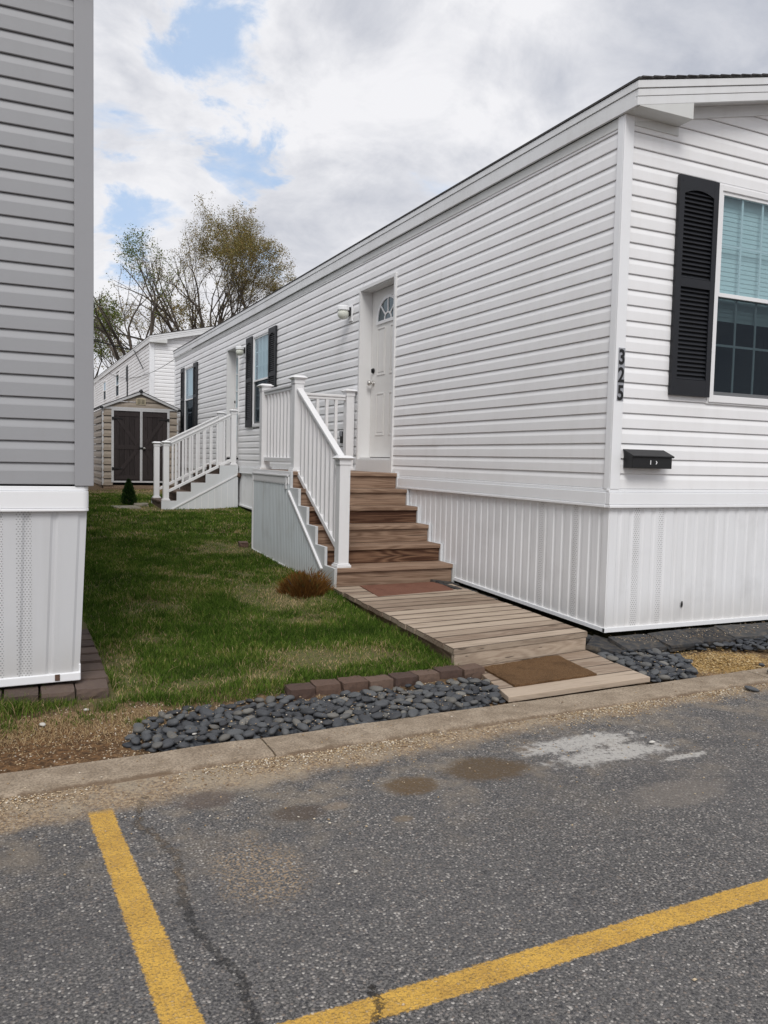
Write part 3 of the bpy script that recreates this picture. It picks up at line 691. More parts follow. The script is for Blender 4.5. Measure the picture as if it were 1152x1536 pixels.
# windows, shutters, doors
window(H, WF, .825, 1.76, 1.585, 3.085, (4, 2), .62)
shutter(H, WF, .452, .812, 1.615, 3.085); shutter(H, WF, 1.775, 2.135, 1.615, 3.085)
window(H, WS, 7.69, 8.56, 1.605, 3.06, (4, 3), .5); shutter(H, WS, 7.32, 7.68, 1.605, 3.06); shutter(H, WS, 8.57, 8.93, 1.605, 3.06)
window(H, WS, 13.06, 14.0, 1.605, 3.06, None, .45); shutter(H, WS, 12.69, 13.05, 1.605, 3.06); shutter(H, WS, 14.01, 14.37, 1.605, 3.06)
d = door(H, WS, 3.325, 4.255, 1.125, 3.04); d['label'] = 'white panelled front door with a fan shaped window'
d = door(H, WS, 9.44, 10.25, 1.10, 3.04, .12, 'grid'); d['label'] = 'white rear door with a gridded glass panel'
m = MB(); m.box(-.032, .0, 3.325, 4.255, .985, 1.124); m.build('door_apron', 'jamb', H, .002)
nb = MB(); nb.box(-.002, .052, -.0275, -.0245, 1.552, 1.898); nb = nb.build('house_number', 'plate', H)
for c, z in zip('325', (1.793, 1.676, 1.559)): number(nb, c, .0250, -.0285, z, .093, .80)

wall_lamp(WS, 4.535, 2.80, 'jelly jar porch lamp just left of the white door with the fan window')
wall_lamp(WS, 9.06, 2.86, 'jelly jar porch lamp beside the farther door above the lower stairs')
# mailbox
t = thing('mailbox', (.25, 0, 1.10), 'black metal mailbox with a sloping lid on the white siding below the window', 'mailbox')
m = MB(); m.prism([(.085, -.016, 1.108), (.085, -.105, 1.108), (.085, -.105, 1.190), (.085, -.016, 1.232)], (.345, 0, 0)); m.build('box_body', 'black', t, .004)
m = MB(); m.prism([(.078, -.014, 1.236), (.078, -.118, 1.192), (.078, -.118, 1.184), (.078, -.112, 1.180), (.078, -.014, 1.226)], (.361, 0, 0)); m.build('lid', 'black', t, .003)
m = MB(); m.box(.236, .242, -.1075, -.1045, 1.135, 1.163); m.build('lid_mark', 'white', t); m = MB(); m.add([(.282, -.107, 1.160), (.290, -.107, 1.160), (.298, -.107, 1.149), (.290, -.107, 1.137), (.282, -.107, 1.137), (.289, -.107, 1.149)], [(0, 1, 2, 5), (5, 2, 3, 4)]); m.build('lid_mark', 'white', t)
# outlet on the wall behind the porch railing
t = thing('outdoor_outlet', (0, 4.67, 1.39), 'small dark outlet box on the wall behind the porch railing', 'outlet')
m = MB(); m.box(-.05, -.012, 4.63, 4.71, 1.31, 1.45); m.build('outlet_box', 'black', t, .006); m = MB(); m.box(-.062, -.05, 4.635, 4.705, 1.39, 1.452); m.build('cover', 'plate', t, .003)

# ---- left home (only its street corner shows)
XL, YL = -3.30, -.10
L = thing('mobile_home', (XL, YL, 0), 'grey sided mobile home with pale skirting whose corner stands at the left edge', 'mobile home')
WLF = lambda a, o, z: (a, YL - o, z)
m = MB(); siding(m, WLF, .975, 4.0, XL - LW, XL - .06, lim=front_limits(XL - LW - .045, XL + .045, 3.42, .23)); m.build('front_siding', 'grey_siding', L)
m = MB(); siding(m, lambda a, o, z: (XL + o * .8, a, z), .975, 3.40, YL + .05, YL + LD, ); siding(m, lambda a, o, z: (XL - LW - o, a, z), .975, 3.40, YL, YL + LD); siding(m, lambda a, o, z: (a, YL + LD + o, z), .975, 4.0, XL - LW, XL, lim=front_limits(XL - LW - .045, XL + .045, 3.42, .23)); m.build('side_siding', 'grey_siding', L)
m = MB(); m.box(XL - LW + .3, XL - .05, YL + .3, YL + LD - .3, .05, 3.35); m.build('wall_core', 'dark_room', L)
m = MB(); m.box(XL - .062, XL + .024, YL - .026, YL - .012, .968, 3.41); m.box(XL + .012, XL + .024, YL - .012, YL + .06, .968, 3.41); m.box(XL - .04, XL + .012, YL - .012, YL + .02, .972, 3.405); m.build('corner_post', 'grey_trim', L, .004)
home_roof(L, XL - LW, XL, YL, YL + LD, 3.56, .15, .23)
m = MB()
def rband(z0, z1, o, rr=.03):
    xr = XL + .002; pts = [(XL - LW, YL + .02), (XL - LW, YL - o)] + [(xr - rr + rr * math.sin(R(a)), YL - o + rr - rr * math.cos(R(a))) for a in range(0, 91, 15)] + [(xr, YL + LD), (xr - .01, YL + LD), (xr - .01, YL + .02)]
    m.prism([(x, y, z0) for x, y in pts], (0, 0, z1 - z0))
rband(.944, .966, .016); rband(.862, .943, .030); rband(.848, .861, .036); m.build('skirting_band', 'trimw', L, .003)
zl = lambda a: .018
m = MB()
a = XL - LW; pts = []
prof = [(0, 0), (.012, .007), (.098, .007), (.110, 0), (.122, 0)]
k = 0
while True:
    st = XL - .022 - k * .122
    if st < XL - LW + .2: break
    for t_, o_ in reversed(prof): pts.append((st - (.122 - t_) + 0, o_))
    k += 1
pts.sort(); pts.append((XL - .006, .0))
vs = []
for a, o_ in pts:
    lean = .034 * max(0., 1 - (XL - a) / .8)
    vs += [(a - lean, YL - o_ + .012, .035), (a, YL - o_ - .004, .85)]
m.add(vs, [(2 * i, 2 * i + 2, 2 * i + 3, 2 * i + 1) for i in range(len(pts) - 1)])
m.add([(XL - .040, YL + .012, .035), (XL - .040, YL + LD, .35), (XL - .008, YL + LD, .85), (XL - .006, YL - .004, .85)], [(0, 1, 2, 3)])
m.build('front_skirting', 'skirt_left', L)
m = MB(); m.hexa([(XL - LW, YL - .010, .012), (XL - .036, YL - .010, .022), (XL - .036, YL + .02, .022), (XL - LW, YL + .02, .012), (XL - LW, YL - .010, .050), (XL - .036, YL - .010, .062), (XL - .036, YL + .02, .062), (XL - LW, YL + .02, .050)])
m.box(XL - .043, XL - .034, YL + .0, YL + 3, .022, .10); m.build('skirting_track', 'trimw', L, .004)
m = MB(); m.box(-3.452, -3.430, YL - .0135, YL - .009, .030, .060); m.build('rusty_clip', 'brick', L)

# ---- far home behind the shed, on rising ground
XF, YF, ZF = .03, 19., .82
F = thing('mobile_home', (XF, YF, ZF), 'white mobile home standing behind the tan shed and below the bare trees', 'mobile home')
m = MB(); siding(m, lambda a, o, z: (XF - o, a, z), ZF + .98, ZF + 3.40, YF, YF + 16, [(23.5, 23.75, 2.9, 4.0), (25.7, 26.6, 3.15, 4.0), (29.7, 30.6, 3.2, 4.0)]); m.build('side_siding', 'siding', F)
m = MB(); siding(m, lambda a, o, z: (a, YF - o, z), ZF + .98, ZF + 4.1, XF, XF + LW, lim=front_limits(XF - .045, XF + LW + .045, ZF + 3.40, .23)); m.build('front_siding', 'siding', F)
m = MB(); m.box(XF + .1, XF + LW, YF + .1, YF + 16, .5, ZF + 3.37); m.build('wall_core', 'dark_room', F)
m = MB(); m.box(XF - .03, XF + .10, YF - .03, YF, .9, ZF + 3.4); m.box(XF - .03, XF, YF, YF + .08, .9, ZF + 3.4); m.build('corner_post', 'trimw', F)
home_roof(F, XF, XF + LW, YF, YF + 16, ZF + 3.56, .17, .23)
m = MB(); m.box(XF, XF + LW, YF - .02, YF, .5, ZF + .98); m.box(XF - .02, XF, YF, YF + 16, .5, ZF + .98); m.build('skirting', 'skirt', F)
for a0, a1, z0, z1 in ((25.65, 26.6, 3.13, 3.98), (29.65, 30.6, 3.22, 4.02)):
    window(F, lambda a, o, z: (XF - o, a, z), a0, a1, z0, z1, None, 0)
m = MB(); m.box(XF - .03, XF, 23.42, 23.5, 2.95, 3.98); m.box(XF - .035, XF, 23.5, 23.75, 3.5, 3.98); m.build('shutter', 'shutter', F)

# ------------------------------------------------------------------ porches
def newel(parent, x, y, z0, z1, w=.095):
    m = MB(); h = w / 2
    m.box(x - h, x + h, y - h, y + h, z0, z1 - .04)
    for e, za, zb_ in ((.018, z0, z0 + .022), (.010, z0 + .022, z0 + .034)): m.box(x - h - e, x + h + e, y - h - e, y + h + e, za, zb_)
    p = m.build('newel_post', 'rail', parent, .004)
    c = MB(); e = .014
    c.box(x - h - .006, x + h + .006, y - h - .006, y + h + .006, z1 - .075, z1 - .034)
    a, b = h + .008, h + .030; q0 = [(x - a, y - a, z1 - .034), (x + a, y - a, z1 - .034), (x + a, y + a, z1 - .034), (x - a, y + a, z1 - .034)]
    c.hexa(q0 + [(x + s * b, y + t * b, z1 - .018) for s, t in ((-1, -1), (1, -1), (1, 1), (-1, 1))])
    c.hexa([(x + s * (b + .002), y + t * (b + .002), z1 - .0179) for s, t in ((-1, -1), (1, -1), (1, 1), (-1, 1))] + [(x + s * b * .62, y + t * b * .62, z1 + .004) for s, t in ((-1, -1), (1, -1), (1, 1), (-1, 1))])
    c.build('post_cap', 'rail', p, .003)
    return p
def railing(parent, P, Q, hlow, htop, n, inset=.05, bw=.034):
    """P, Q = points (x, y, z) at newel centres giving the height of the walking line"""
    P = Vector(P); Q = Vector(Q); d = (Q - P); L = math.hypot(d.x, d.y); u = Vector((d.x / L, d.y / L, d.z / L))
    a = P + u * inset; b = Q - u * inset
    up = Vector((0, 0, 1))
    t = MB(); t.bar(a + up * htop, b + up * htop, .060, .030); t.bar(a + up * (htop - .031), b + up * (htop - .031), .040, .032); t.build('top_rail', 'rail', parent, .006)
    t = MB(); t.bar(a + up * hlow, b + up * hlow, .045, .045); t.build('bottom_rail', 'rail', parent, .004)
    ux = Vector((u.x, u.y, 0)); ang = math.atan2(u.y, u.x)
    for i in range(n):
        f = (i + 1) / (n + 1); c = a.lerp(b, f); m = MB(); h = bw / 2
        # local square aligned with the rail, ends cut to its slope
        n1 = Vector((-u.y, u.x, 0)); pts = []
        for zo in (hlow + .010, htop - .04):
            for s, w in ((-1, -1), (1, -1), (1, 1), (-1, 1)): pts.append(c + ux * (s * h) + n1 * (w * h) + up * (zo + u.z * s * h))
        m.hexa(pts); m.build('baluster', 'rail', parent, .002)

# main porch: six treads against the long wall, coming down towards the street
PX0, PX1 = -1.165, -.035
P = thing('porch_stairs', (-.6, 2.5, .05), 'tall wooden porch stairs with white railing rising to the white door with the fan window', 'stairs')
RISE, RUN, Y0, Z0 = .157, .236, 1.989, .207
for k in range(6):
    z = Z0 + RISE * k; y = Y0 + RUN * k; m = MB(); m.rnd([.30, .55, .35, .6, .45, .5][k])
    if k < 5: m.box(PX0 + .0145, PX1, y, y + RUN + .03, z - .036, z)
    else:
        for j in range(9): m.rnd(); m.box(PX0 + .0145, PX1, y + j * .142, y + j * .142 + .137, z - .036, z)
    m.build('tread', 'stairX', P, .005)
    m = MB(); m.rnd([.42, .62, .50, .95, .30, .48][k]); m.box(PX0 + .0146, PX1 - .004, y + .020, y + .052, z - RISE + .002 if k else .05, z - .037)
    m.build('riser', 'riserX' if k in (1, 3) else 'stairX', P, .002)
# stringer: stepped white board on the lawn side, plus the one at the wall
def stringer(x0, x1):
    pts = []; zz = .02
    top = [(Y0 + .014, zz)]
    for k in range(6):
        z = Z0 + RISE * k + .002; y = Y0 + RUN * k - .002
        top += [(y, z), (y + RUN, z)] if k < 5 else [(y, z), (y + .10, z)]
    low = [(Y0 + RUN * 5 + .10, .80), (2.42 - .15, .02)]
    return top, low
top, low = stringer(0, 0)
m = MB(); poly = [(PX0 - .012, y, z) for y, z in top + low]; m.prism(poly, (.026, 0, 0))
m.build('stringer', 'stringer', P, .002)
m = MB(); m.prism([(PX1 - .002, y, z) for y, z in top + low], (.026, 0, 0)); m.build('stringer', 'stringer', P)
# skirt panel under the landing and stairs
XP = PX0 - .004
WP = lambda a, o, z: (XP - o, a, z)
def ptop(a): return float(np.interp(a, [2.27, 3.19, 3.2, 4.41], [.18, .80, .88, .88]))
m = MB(); a = 2.29; pts = []
while a < 4.40:
    for t_, o_ in ((0, .0), (.003, .022), (.013, .022), (.018, .0)):
        if a + t_ < 4.4: pts.append((a + t_, o_))
    a += .048
vs = []
zpb = lambda a: float(np.interp(a, [2.2, 3.2, 4.42], [.02, .045, .10]))
for a, o_ in pts: vs += [WP(a, o_, zpb(a)), WP(a, o_, max(ptop(a), zpb(a)))]
m.add(vs, [(2 * i, 2 * i + 2, 2 * i + 3, 2 * i + 1) for i in range(len(pts) - 1)]); m.build('skirt_panel', 'skirt_porch', P)
m = MB()
m.wbox(WP, 3.20, 4.41, .0, .022, .865, .955); m.wbox(WP, 3.20, 4.43, .0, .030, .940, .958); m.wbox(WP, 3.245, 3.285, .0, .028, .82, .939); m.wbox(WP, 4.40, 4.43, .0, .026, .08, .94)
m.bar(WP(3.195, .014, .80), WP(2.27, .014, .165), .026, .026); m.bar(WP(4.41, .012, .105), WP(2.25, .012, .028), .026, .02)
m.wbox(WP, 3.19, 4.432, -.022, .0115, .959, .9935)
m.build('panel_trim', 'rail', P, .003)
m = MB(); m.box(XP, PX1, 4.41, 4.435, .09, .955); m.build('back_panel', 'skirt_porch', P)
ZL = Z0 + RISE * 5
m = MB()
for k in range(1, 6):    # shallow ledge blocks under the sloping rail
    y = Y0 + RUN * k
newel(P, -1.08, 2.075, Z0, 1.150); newel(P, -1.08, 3.27, ZL, 1.915); newel(P, -1.08, 4.36, ZL, 1.915); newel(P, -.085, 4.36, ZL, 1.915)
sl = (1.79 - 1.125) / (3.27 - 2.075)
railing(P, (-1.08, 2.075, 0.), (-1.08, 3.27, .70), .32, 1.115, 9)
railing(P, (-1.08, 3.27, ZL), (-1.08, 4.36, ZL), .11, .845, 8); railing(P, (-1.08, 4.36, ZL), (-.085, 4.36, ZL), .11, .845, 7)

# far porch: comes down away from the wall, side panel facing the street
Q = thing('porch_stairs', (-.65, 9.8, .25), 'lower wooden stairs with sloping white rails at the farther door near the shed', 'stairs')
QY0, QY1 = 9.30, 10.32
xs_ = [-1.331, -1.083, -.848, -.604, -.368]; zs_ = [.363, .515, .667, .816, .967]
for k in range(5):
    m = MB(); m.rnd(); x1_ = xs_[k + 1] + .02 if k < 4 else -.04
    m.box(xs_[k] - .008, x1_, QY0 + .012, QY1 - .012, zs_[k] - .034, zs_[k]); m.build('tread', 'stairY', Q, .004)
    m = MB(); m.rnd(); m.box(xs_[k] + .012, xs_[k] + .04, QY0 + .014, QY1 - .014, (zs_[k - 1] if k else .19), zs_[k] - .0345); m.build('riser', 'stairY', Q)
    if k == 0: pass
for y in (QY0, QY1):
    pts = [(-1.331, .20)]
    for k in range(5): pts += [(xs_[k], zs_[k] + .001), (xs_[k + 1] if k < 4 else -.05, zs_[k] + .001)]
    pts += [(-.05, .25)]
    m = MB(); m.prism([(x, y if y == QY0 else y - .02, z) for x, z in pts], (0, .02, 0)); m.build('side_panel', 'stringer', Q, .002)
m = MB(); m.bar((-1.20, QY0 - .006, .205), (-.06, QY0 - .006, .815), .014, .022)
for i in range(9): x = -1.0 + i * .11; m.box(x - .004, x + .004, QY0 - .004, QY0, .22, .27 + i * .058 * 1.0)
m.build('panel_trim', 'rail', Q)
for y in (QY0 + .06, QY1 - .06):
    newel(Q, -1.25, y, zs_[0], 1.345, .09); newel(Q, -.125, y, zs_[4], 1.915, .09)
    railing(Q, (-1.25, y, 0.), (-.125, y, .575), .50, 1.28, 8, .045, .032)
m = MB(); m.lathe((-.03, QY0 + .0, .80), [(.03, -.02), (.045, 0), (.03, .03), (.0, .04)], 10, (0, -1, 0)); m.build('hose_tap', 'brick', Q)

# ------------------------------------------------------------------ walkway deck and low platform
D = thing('walkway_deck', (-.75, .85, -.03), 'raised weathered plank walkway leading to the foot of the tall porch stairs', 'walkway')
FL, FR, BL, BR = Vector((-1.325, -.262, .05)), Vector((-.268, -.145, .05)), Vector((-1.19, 1.99, .056)), Vector((-.115, 1.99, .056))
m = MB(); n = 16
for i in range(n):
    t0 = i / n; t1 = (i + 1) / n - .0048
    e0 = random.uniform(-.008, .008)
    a, b, c, d_ = FL.lerp(BL, t0), FR.lerp(BR, t0), FR.lerp(BR, t1), FL.lerp(BL, t1)
    sx = Vector((e0, 0, random.uniform(-.0015, .0015))); a = a + sx; d_ = d_ + sx; dn = Vector((0, 0, -.034))
    m.rnd(); zoff = Vector((0, 0, random.uniform(-.002, .002))); a, b, c, d_ = a + zoff, b + zoff, c + zoff, d_ + zoff
    e_ = .055
    r0_, r1_, r2_, r3_ = (a, b), (a.lerp(d_, e_), b.lerp(c, e_)), (a.lerp(d_, 1 - e_), b.lerp(c, 1 - e_)), (d_, c)
    lo_ = Vector((0, 0, -.0035))
    m.add([r0_[0] + lo_, r0_[1] + lo_, r1_[0], r1_[1], r2_[0], r2_[1], r3_[0] + lo_, r3_[1] + lo_], [(2, 3, 5, 4)])
    m.dn = 1.; m.add([r0_[0] + lo_, r0_[1] + lo_, r1_[0], r1_[1], r2_[0], r2_[1], r3_[0] + lo_, r3_[1] + lo_], [(0, 1, 3, 2), (4, 5, 7, 6)]); m.dn = .35
    P8 = [a + dn, b + dn, c + dn, d_ + dn, a + lo_, b + lo_, c + lo_, d_ + lo_]; m.add(P8, [(0, 3, 2, 1), (0, 1, 5, 4), (1, 2, 6, 5), (2, 3, 7, 6), (3, 0, 4, 7)]); m.dn = 0.
m.build('decking', 'deck', D)
m = MB(); m.rnd(.35)
o1 = Vector((.012, .012, 0))
def face_board(p, q, zt0, zt1, zb0, zb1, th, nrm):
    nrm = Vector(nrm) * th
    A = [Vector((p.x, p.y, zb0)), Vector((q.x, q.y, zb1)), Vector((q.x, q.y, zb1)) + nrm, Vector((p.x, p.y, zb0)) + nrm]
    B = [Vector((p.x, p.y, zt0)), Vector((q.x, q.y, zt1)), Vector((q.x, q.y, zt1)) + nrm, Vector((p.x, p.y, zt0)) + nrm]
    return A + B
m.hexa(face_board(FL + Vector((.004, .006, 0)), FR + Vector((-.004, .006, 0)), .0155, .0155, -.100, -.085, .035, (0, 1, 0))); m.build('front_board', 'deck', D, .003)
m = MB(); m.rnd(.55); m.hexa(face_board(BL + Vector((.03, -.02, 0)), FL + Vector((.03, .045, 0)), .018, .012, -.06, -.105, .035, (1, 0, 0))); 
m.hexa(face_board(BR + Vector((-.065, -.02, 0)), FR + Vector((-.065, .045, 0)), .018, .012, -.06, -.10, .035, (1, 0, 0))); m.build('side_board', 'beam', D, .003)
Lp = thing('low_platform', (-.75, -.5, -.1), 'low worn plank platform lying between the walkway deck and the kerb', 'platform')
a0, a1, b0, b1 = Vector((-1.345, -.850, -.066)), Vector((-.370, -.812, -.066)), Vector((-1.190, -.250, -.068)), Vector((-.275, -.140, -.068))
m = MB()
for i in range(4):
    t0, t1 = i / 4, (i + 1) / 4 - .012; pts = [a0.lerp(b0, t0), a1.lerp(b1, t0), a1.lerp(b1, t1), a0.lerp(b0, t1)]
    pts[1] = pts[1] + Vector((random.uniform(-.012, .012), 0, 0)); m.rnd(); m.hexa([p + Vector((0, 0, -.03)) for p in pts] + pts); m.dn = 1.; up_ = Vector((0, 0, .0008)); m.add([pts[3] + up_, pts[2] + up_, pts[2].lerp(pts[1], .07) + up_, pts[3].lerp(pts[0], .07) + up_], [(0, 3, 2, 1)]); m.dn = 0.
m.build('planks', 'deck', Lp, .003)
m = MB(); m.rnd(.7); m.bar(a0 + Vector((.05, .01, -.04)), b0 + Vector((.05, -.01, -.04)), .04, .03); m.bar(a1 + Vector((-.05, .01, -.04)), b1 + Vector((-.05, -.01, -.04)), .04, .03); m.build('bearer', 'beam', Lp)

def fibre_mat(name, quad, mat, label, th, fuzz):
    m = MB(); q = [Vector(p) for p in quad]; nx, ny = 28, 18; g = []
    for lay in (0, 1):
        for j in range(ny + 1):
            for i in range(nx + 1):
                p = q[0].lerp(q[1], i / nx).lerp(q[3].lerp(q[2], i / nx), j / ny)
                e = 0 if 0 < i < nx and 0 < j < ny else .5
                p.z += (th * (1 - e * .5) + random.uniform(-1, 1) * fuzz) if lay else 0
                p.x += random.uniform(-1, 1) * fuzz * (e * 2); p.y += random.uniform(-1, 1) * fuzz * (e * 2); g.append(p)
    N = (nx + 1) * (ny + 1); f = []
    for j in range(ny):
        for i in range(nx):
            k = j * (nx + 1) + i; f.append((N + k, N + k + 1, N + k + nx + 2, N + k + nx + 1)); f.append((k, k + nx + 1, k + nx + 2, k + 1))
    for i in range(nx): f.append((i, i + 1, N + i + 1, N + i)); k = ny * (nx + 1) + i; f.append((k + 1, k, N + k, N + k + 1))
    for j in range(ny): k = j * (nx + 1); f.append((k + nx + 1, k, N + k, N + k + nx + 1)); k += nx; f.append((k, k + nx + 1, N + k + nx + 1, N + k))
    m.add(g, f); o = m.build(name, mat); return tag(o, label, 'doormat')
fibre_mat('doormat', [(-1.215, -.715, -.0655), (-.635, -.680, -.0655), (-.572, -.232, -.066), (-1.175, -.320, -.066)], 'coir', 'brown coir doormat on the low planks beside the kerb', .014, .0022)
fibre_mat('doormat', [(-1.025, 1.44, .0555), (-.285, 1.54, .0555), (-.20, 1.965, .0565), (-.955, 1.965, .0565)], 'redmat', 'thin faded reddish mat lying at the foot of the porch stairs', .006, .0008)

# ------------------------------------------------------------------ shed
SX0, SX1, SY, SD = -1.757, -.175, 14.0, 1.9
SH = thing('storage_shed', (-.97, 14.9, .36), 'tan plastic storage shed with dark brown double doors between the homes', 'shed')
sprof = [(0., -.004), (0., .024), (.050, .020), (.082, .004), (.0955, 0.), (.0955, -.004)]
m = MB()
for W, lo, hi in ((lambda a, o, z: (a, SY - o, z), SX0, -1.55), (lambda a, o, z: (a, SY - o, z), -.385, SX1), (lambda a, o, z: (SX0 - o, a, z), SY, SY + SD), (lambda a, o, z: (SX1 + o, a, z), SY, SY + SD)):
    m = MB(); siding(m, W, .44, 2.09, lo, hi, lap=.15, prof=sprof); m.build('wall', 'tan', SH)
m = MB(); m.box(SX0 + .05, SX1 - .05, SY + .06, SY + SD - .03, .45, 2.05); m.build('inner_shell', 'dark_room', SH)
m = MB(); siding(m, lambda a, o, z: (a, SY - o, z), 2.10, 2.40, SX0, SX1, lap=.15, prof=sprof, lim=lambda z: (SX0 + (z - 2.10) / .405, SX1 - (z - 2.10) / .405)); m.build('gable', 'tan', SH)
xm = (SX0 + SX1) / 2
m = MB()
for x, s in ((SX0 - .03, 1), (SX1 + .03, -1)):
    P1 = [(x, SY - .05, 2.10), (xm, SY - .05, 2.44), (xm, SY + SD + .05, 2.44), (x, SY + SD + .05, 2.10)]
    m.hexa(P1 + [(p[0], p[1], p[2] + .03) for p in P1])
    for i in range(12):
        yy = SY - .045 + i * (SD + .08) / 12; m.bar((x - s * .01, yy + .04, 2.128), (xm, yy + .04, 2.476), .05, .03)
    m.box(x - .035, x + .035, SY - .07, SY + .02, 2.075, 2.125)
m.lathe((xm, SY - .03, 2.44), [(.05, 0), (.045, .05), (.02, .08), (.0, .09)], 10); m.build('roof', 'black', SH)
m = MB()
for x in (SX0 - .03, SX1 + .03): m.bar((x, SY - .058, 2.105), (xm, SY - .058, 2.445), .012, .045, (0, 0, 1))
m.box(SX0, SX1, SY - .03, SY - .013, 2.085, 2.125); m.box(SX0 - .015, SX0 + .02, SY - .022, SY - .0, .44, 2.09); m.box(SX1 - .02, SX1 + .015, SY - .022, SY, .44, 2.09)
m.build('white_trim', 'shedframe', SH, .002)
m = MB(); m.box(-1.58, -1.53, SY - .03, SY + .02, .50, 2.085); m.box(-.405, -.355, SY - .03, SY + .02, .50, 2.085); m.box(-1.53, -.405, SY - .0305, SY + .02, 2.045, 2.084); m.box(-1.53, -.405, SY - .0305, SY + .02, .50, .535)
m.box(-.985, -.962, SY - .034, SY - .02, .535, 2.045); m.box(-.958, -.935, SY - .034, SY - .02, .535, 2.045); m.build('door_frame', 'shedframe', SH, .002)
for s, x0, x1 in ((1, -1.53, -.985), (-1, -.935, -.405)):
    m = MB(); n = 5
    for i in range(n): m.rnd(); w = (x1 - x0) / n; m.box(x0 + i * w + .002, x0 + (i + 1) * w - .002, SY - .018, SY + .01, .537, 2.043)
    dd = m.build('door', 'sheddoor', SH, .002); m = MB(); m.rnd(.2)
    m.box(x0 + .02, x1 - .02, SY - .027, SY - .0185, 1.93, 2.01); m.box(x0 + .02, x1 - .02, SY - .027, SY - .0185, .57, .65); m.box(x0 + .02, x1 - .02, SY - .027, SY - .0185, 1.22, 1.31)
    xa, xb = (x0 + .06, x1 - .06) if s == 1 else (x1 - .06, x0 + .06)
    m.bar((xa, SY - .023, 1.92), (xb, SY - .023, 1.32), .008, .075); m.bar((xb, SY - .023, 1.21), (xa, SY - .023, .66), .008, .075); m.build('brace', 'sheddoor', dd, .001)
    for z in (.80, 1.88):
        m = MB(); xh = x0 - .02 if s == 1 else x1 + .02; m.box(xh - .022, xh + .022, SY - .045, SY - .03, z - .03, z + .03); m.bar((xh, SY - .034, z), (xh + s * .2, SY - .034, z), .006, .018); m.build('hinge', 'black', dd)
m = MB(); m.lathe((-.90, SY - .03, 1.25), [(.02, 0), (.03, .02), (.022, .045), (0, .05)], 12, (0, -1, 0)); m.build('door_knob', 'chrome', SH); m = MB(); m.box(-1.0, -.92, SY - .05, SY - .035, 1.235, 1.27); m.build('latch', 'black', SH)
m = MB(); m.box(xm - .10, xm + .10, SY - .03, SY - .012, 2.19, 2.33); 
m.build('gable_vent', 'tanvent', SH, .006); m = MB()
for i in range(4): m.box(xm - .075, xm - .008, SY - .034, SY - .03, 2.215 + i * .026, 2.225 + i * .026); m.box(xm + .008, xm + .075, SY - .034, SY - .03, 2.215 + i * .026, 2.225 + i * .026)
m.build('vent_slots', 'rubber', SH)
m = MB(); m.box(SX0 + .02, SX1 - .02, SY + .0, SY + .09, .30, .44); m.box(SX0 + .0, SX0 + .1, SY + .09, SY + SD, .30, .44); m.box(SX1 - .1, SX1, SY + .09, SY + SD, .30, .44); m.build('base_timber', 'beam', SH)

# ------------------------------------------------------------------ setting sheets
def sheet(name, xs, ys, zf, mat, kind='structure', label=None):
    vs = [(x, y, zf(x, y)) for y in ys for x in xs]; n = len(xs)
    fs = [(j * n + i, j * n + i + 1, (j + 1) * n + i + 1, (j + 1) * n + i) for j in range(len(ys) - 1) for i in range(n - 1)]
    m = MB(); m.add(vs, fs); o = m.build(name, mat, smooth=True); o['kind'] = kind; return o
xs = [-400, -100, -40, -15, -8] + list(np.arange(-5, 3.01, .125)) + [5, 8, 15, 40, 100, 400]
ys = [-400, -100, -40, -15, -6, -3] + list(np.arange(-1.3, 5, .07)) + list(np.arange(5, 21, .4)) + [25, 35, 60, 100, 400]
sheet('ground', xs, ys, lambda x, y: gz(x, y) + (random.uniform(-.004, .004) if -1.2 < y < 5 else 0), 'ground')
sheet('road', [-60, -20, -8] + list(np.arange(-5, 3, .25)) + [8, 20, 60], [-14, -8, -5] + list(np.arange(-4, -1.5, .25)) + list(np.arange(-1.5, -1.0, .03)), lambda x, y: -.115 + .020 * float(np.interp(y - x * .0227, [-1.38, -1.22, -1.10], [0., .35, 1.])), 'road')
# kerb in cast lengths
m = MB(); cuts = [-60, -20, -8.6, -5.66, -2.672, .33, 3.33, 6.3, 20, 60]
for a, b in zip(cuts[:-1], cuts[1:]):
    n = max(2, int((b - a) / .12)) if b - a < 5 else 2
    rows = []
    for i in range(n + 1):
        x = a + .004 + (b - a - .008) * i / n; y = x * .0227; w = random.uniform(-.008, .008); j = random.uniform(-.003, .003)
        rows.append([(x, y - 1.100, -.135), (x, y - 1.088 + w, -.099 + j), (x, y - 1.070 + w * 1.5, -.088 + j * .5), (x, y - 1.045 + w, -.082), (x, y - .875 + w * .6, -.080 + j), (x, y - .852 + w * .6, -.088), (x, y - .847, -.15)])
    vs = [p for r_ in rows for p in r_]; k = 7
    m.rnd(); m.add(vs, [(i * k + j, (i + 1) * k + j, (i + 1) * k + j + 1, i * k + j + 1) for i in range(n) for j in range(k - 1)] + [tuple(range(k)), tuple(range(n * k + k - 1, n * k - 1, -1))])
o = m.build('kerb', 'kerb', smooth=False); o['kind'] = 'structure'

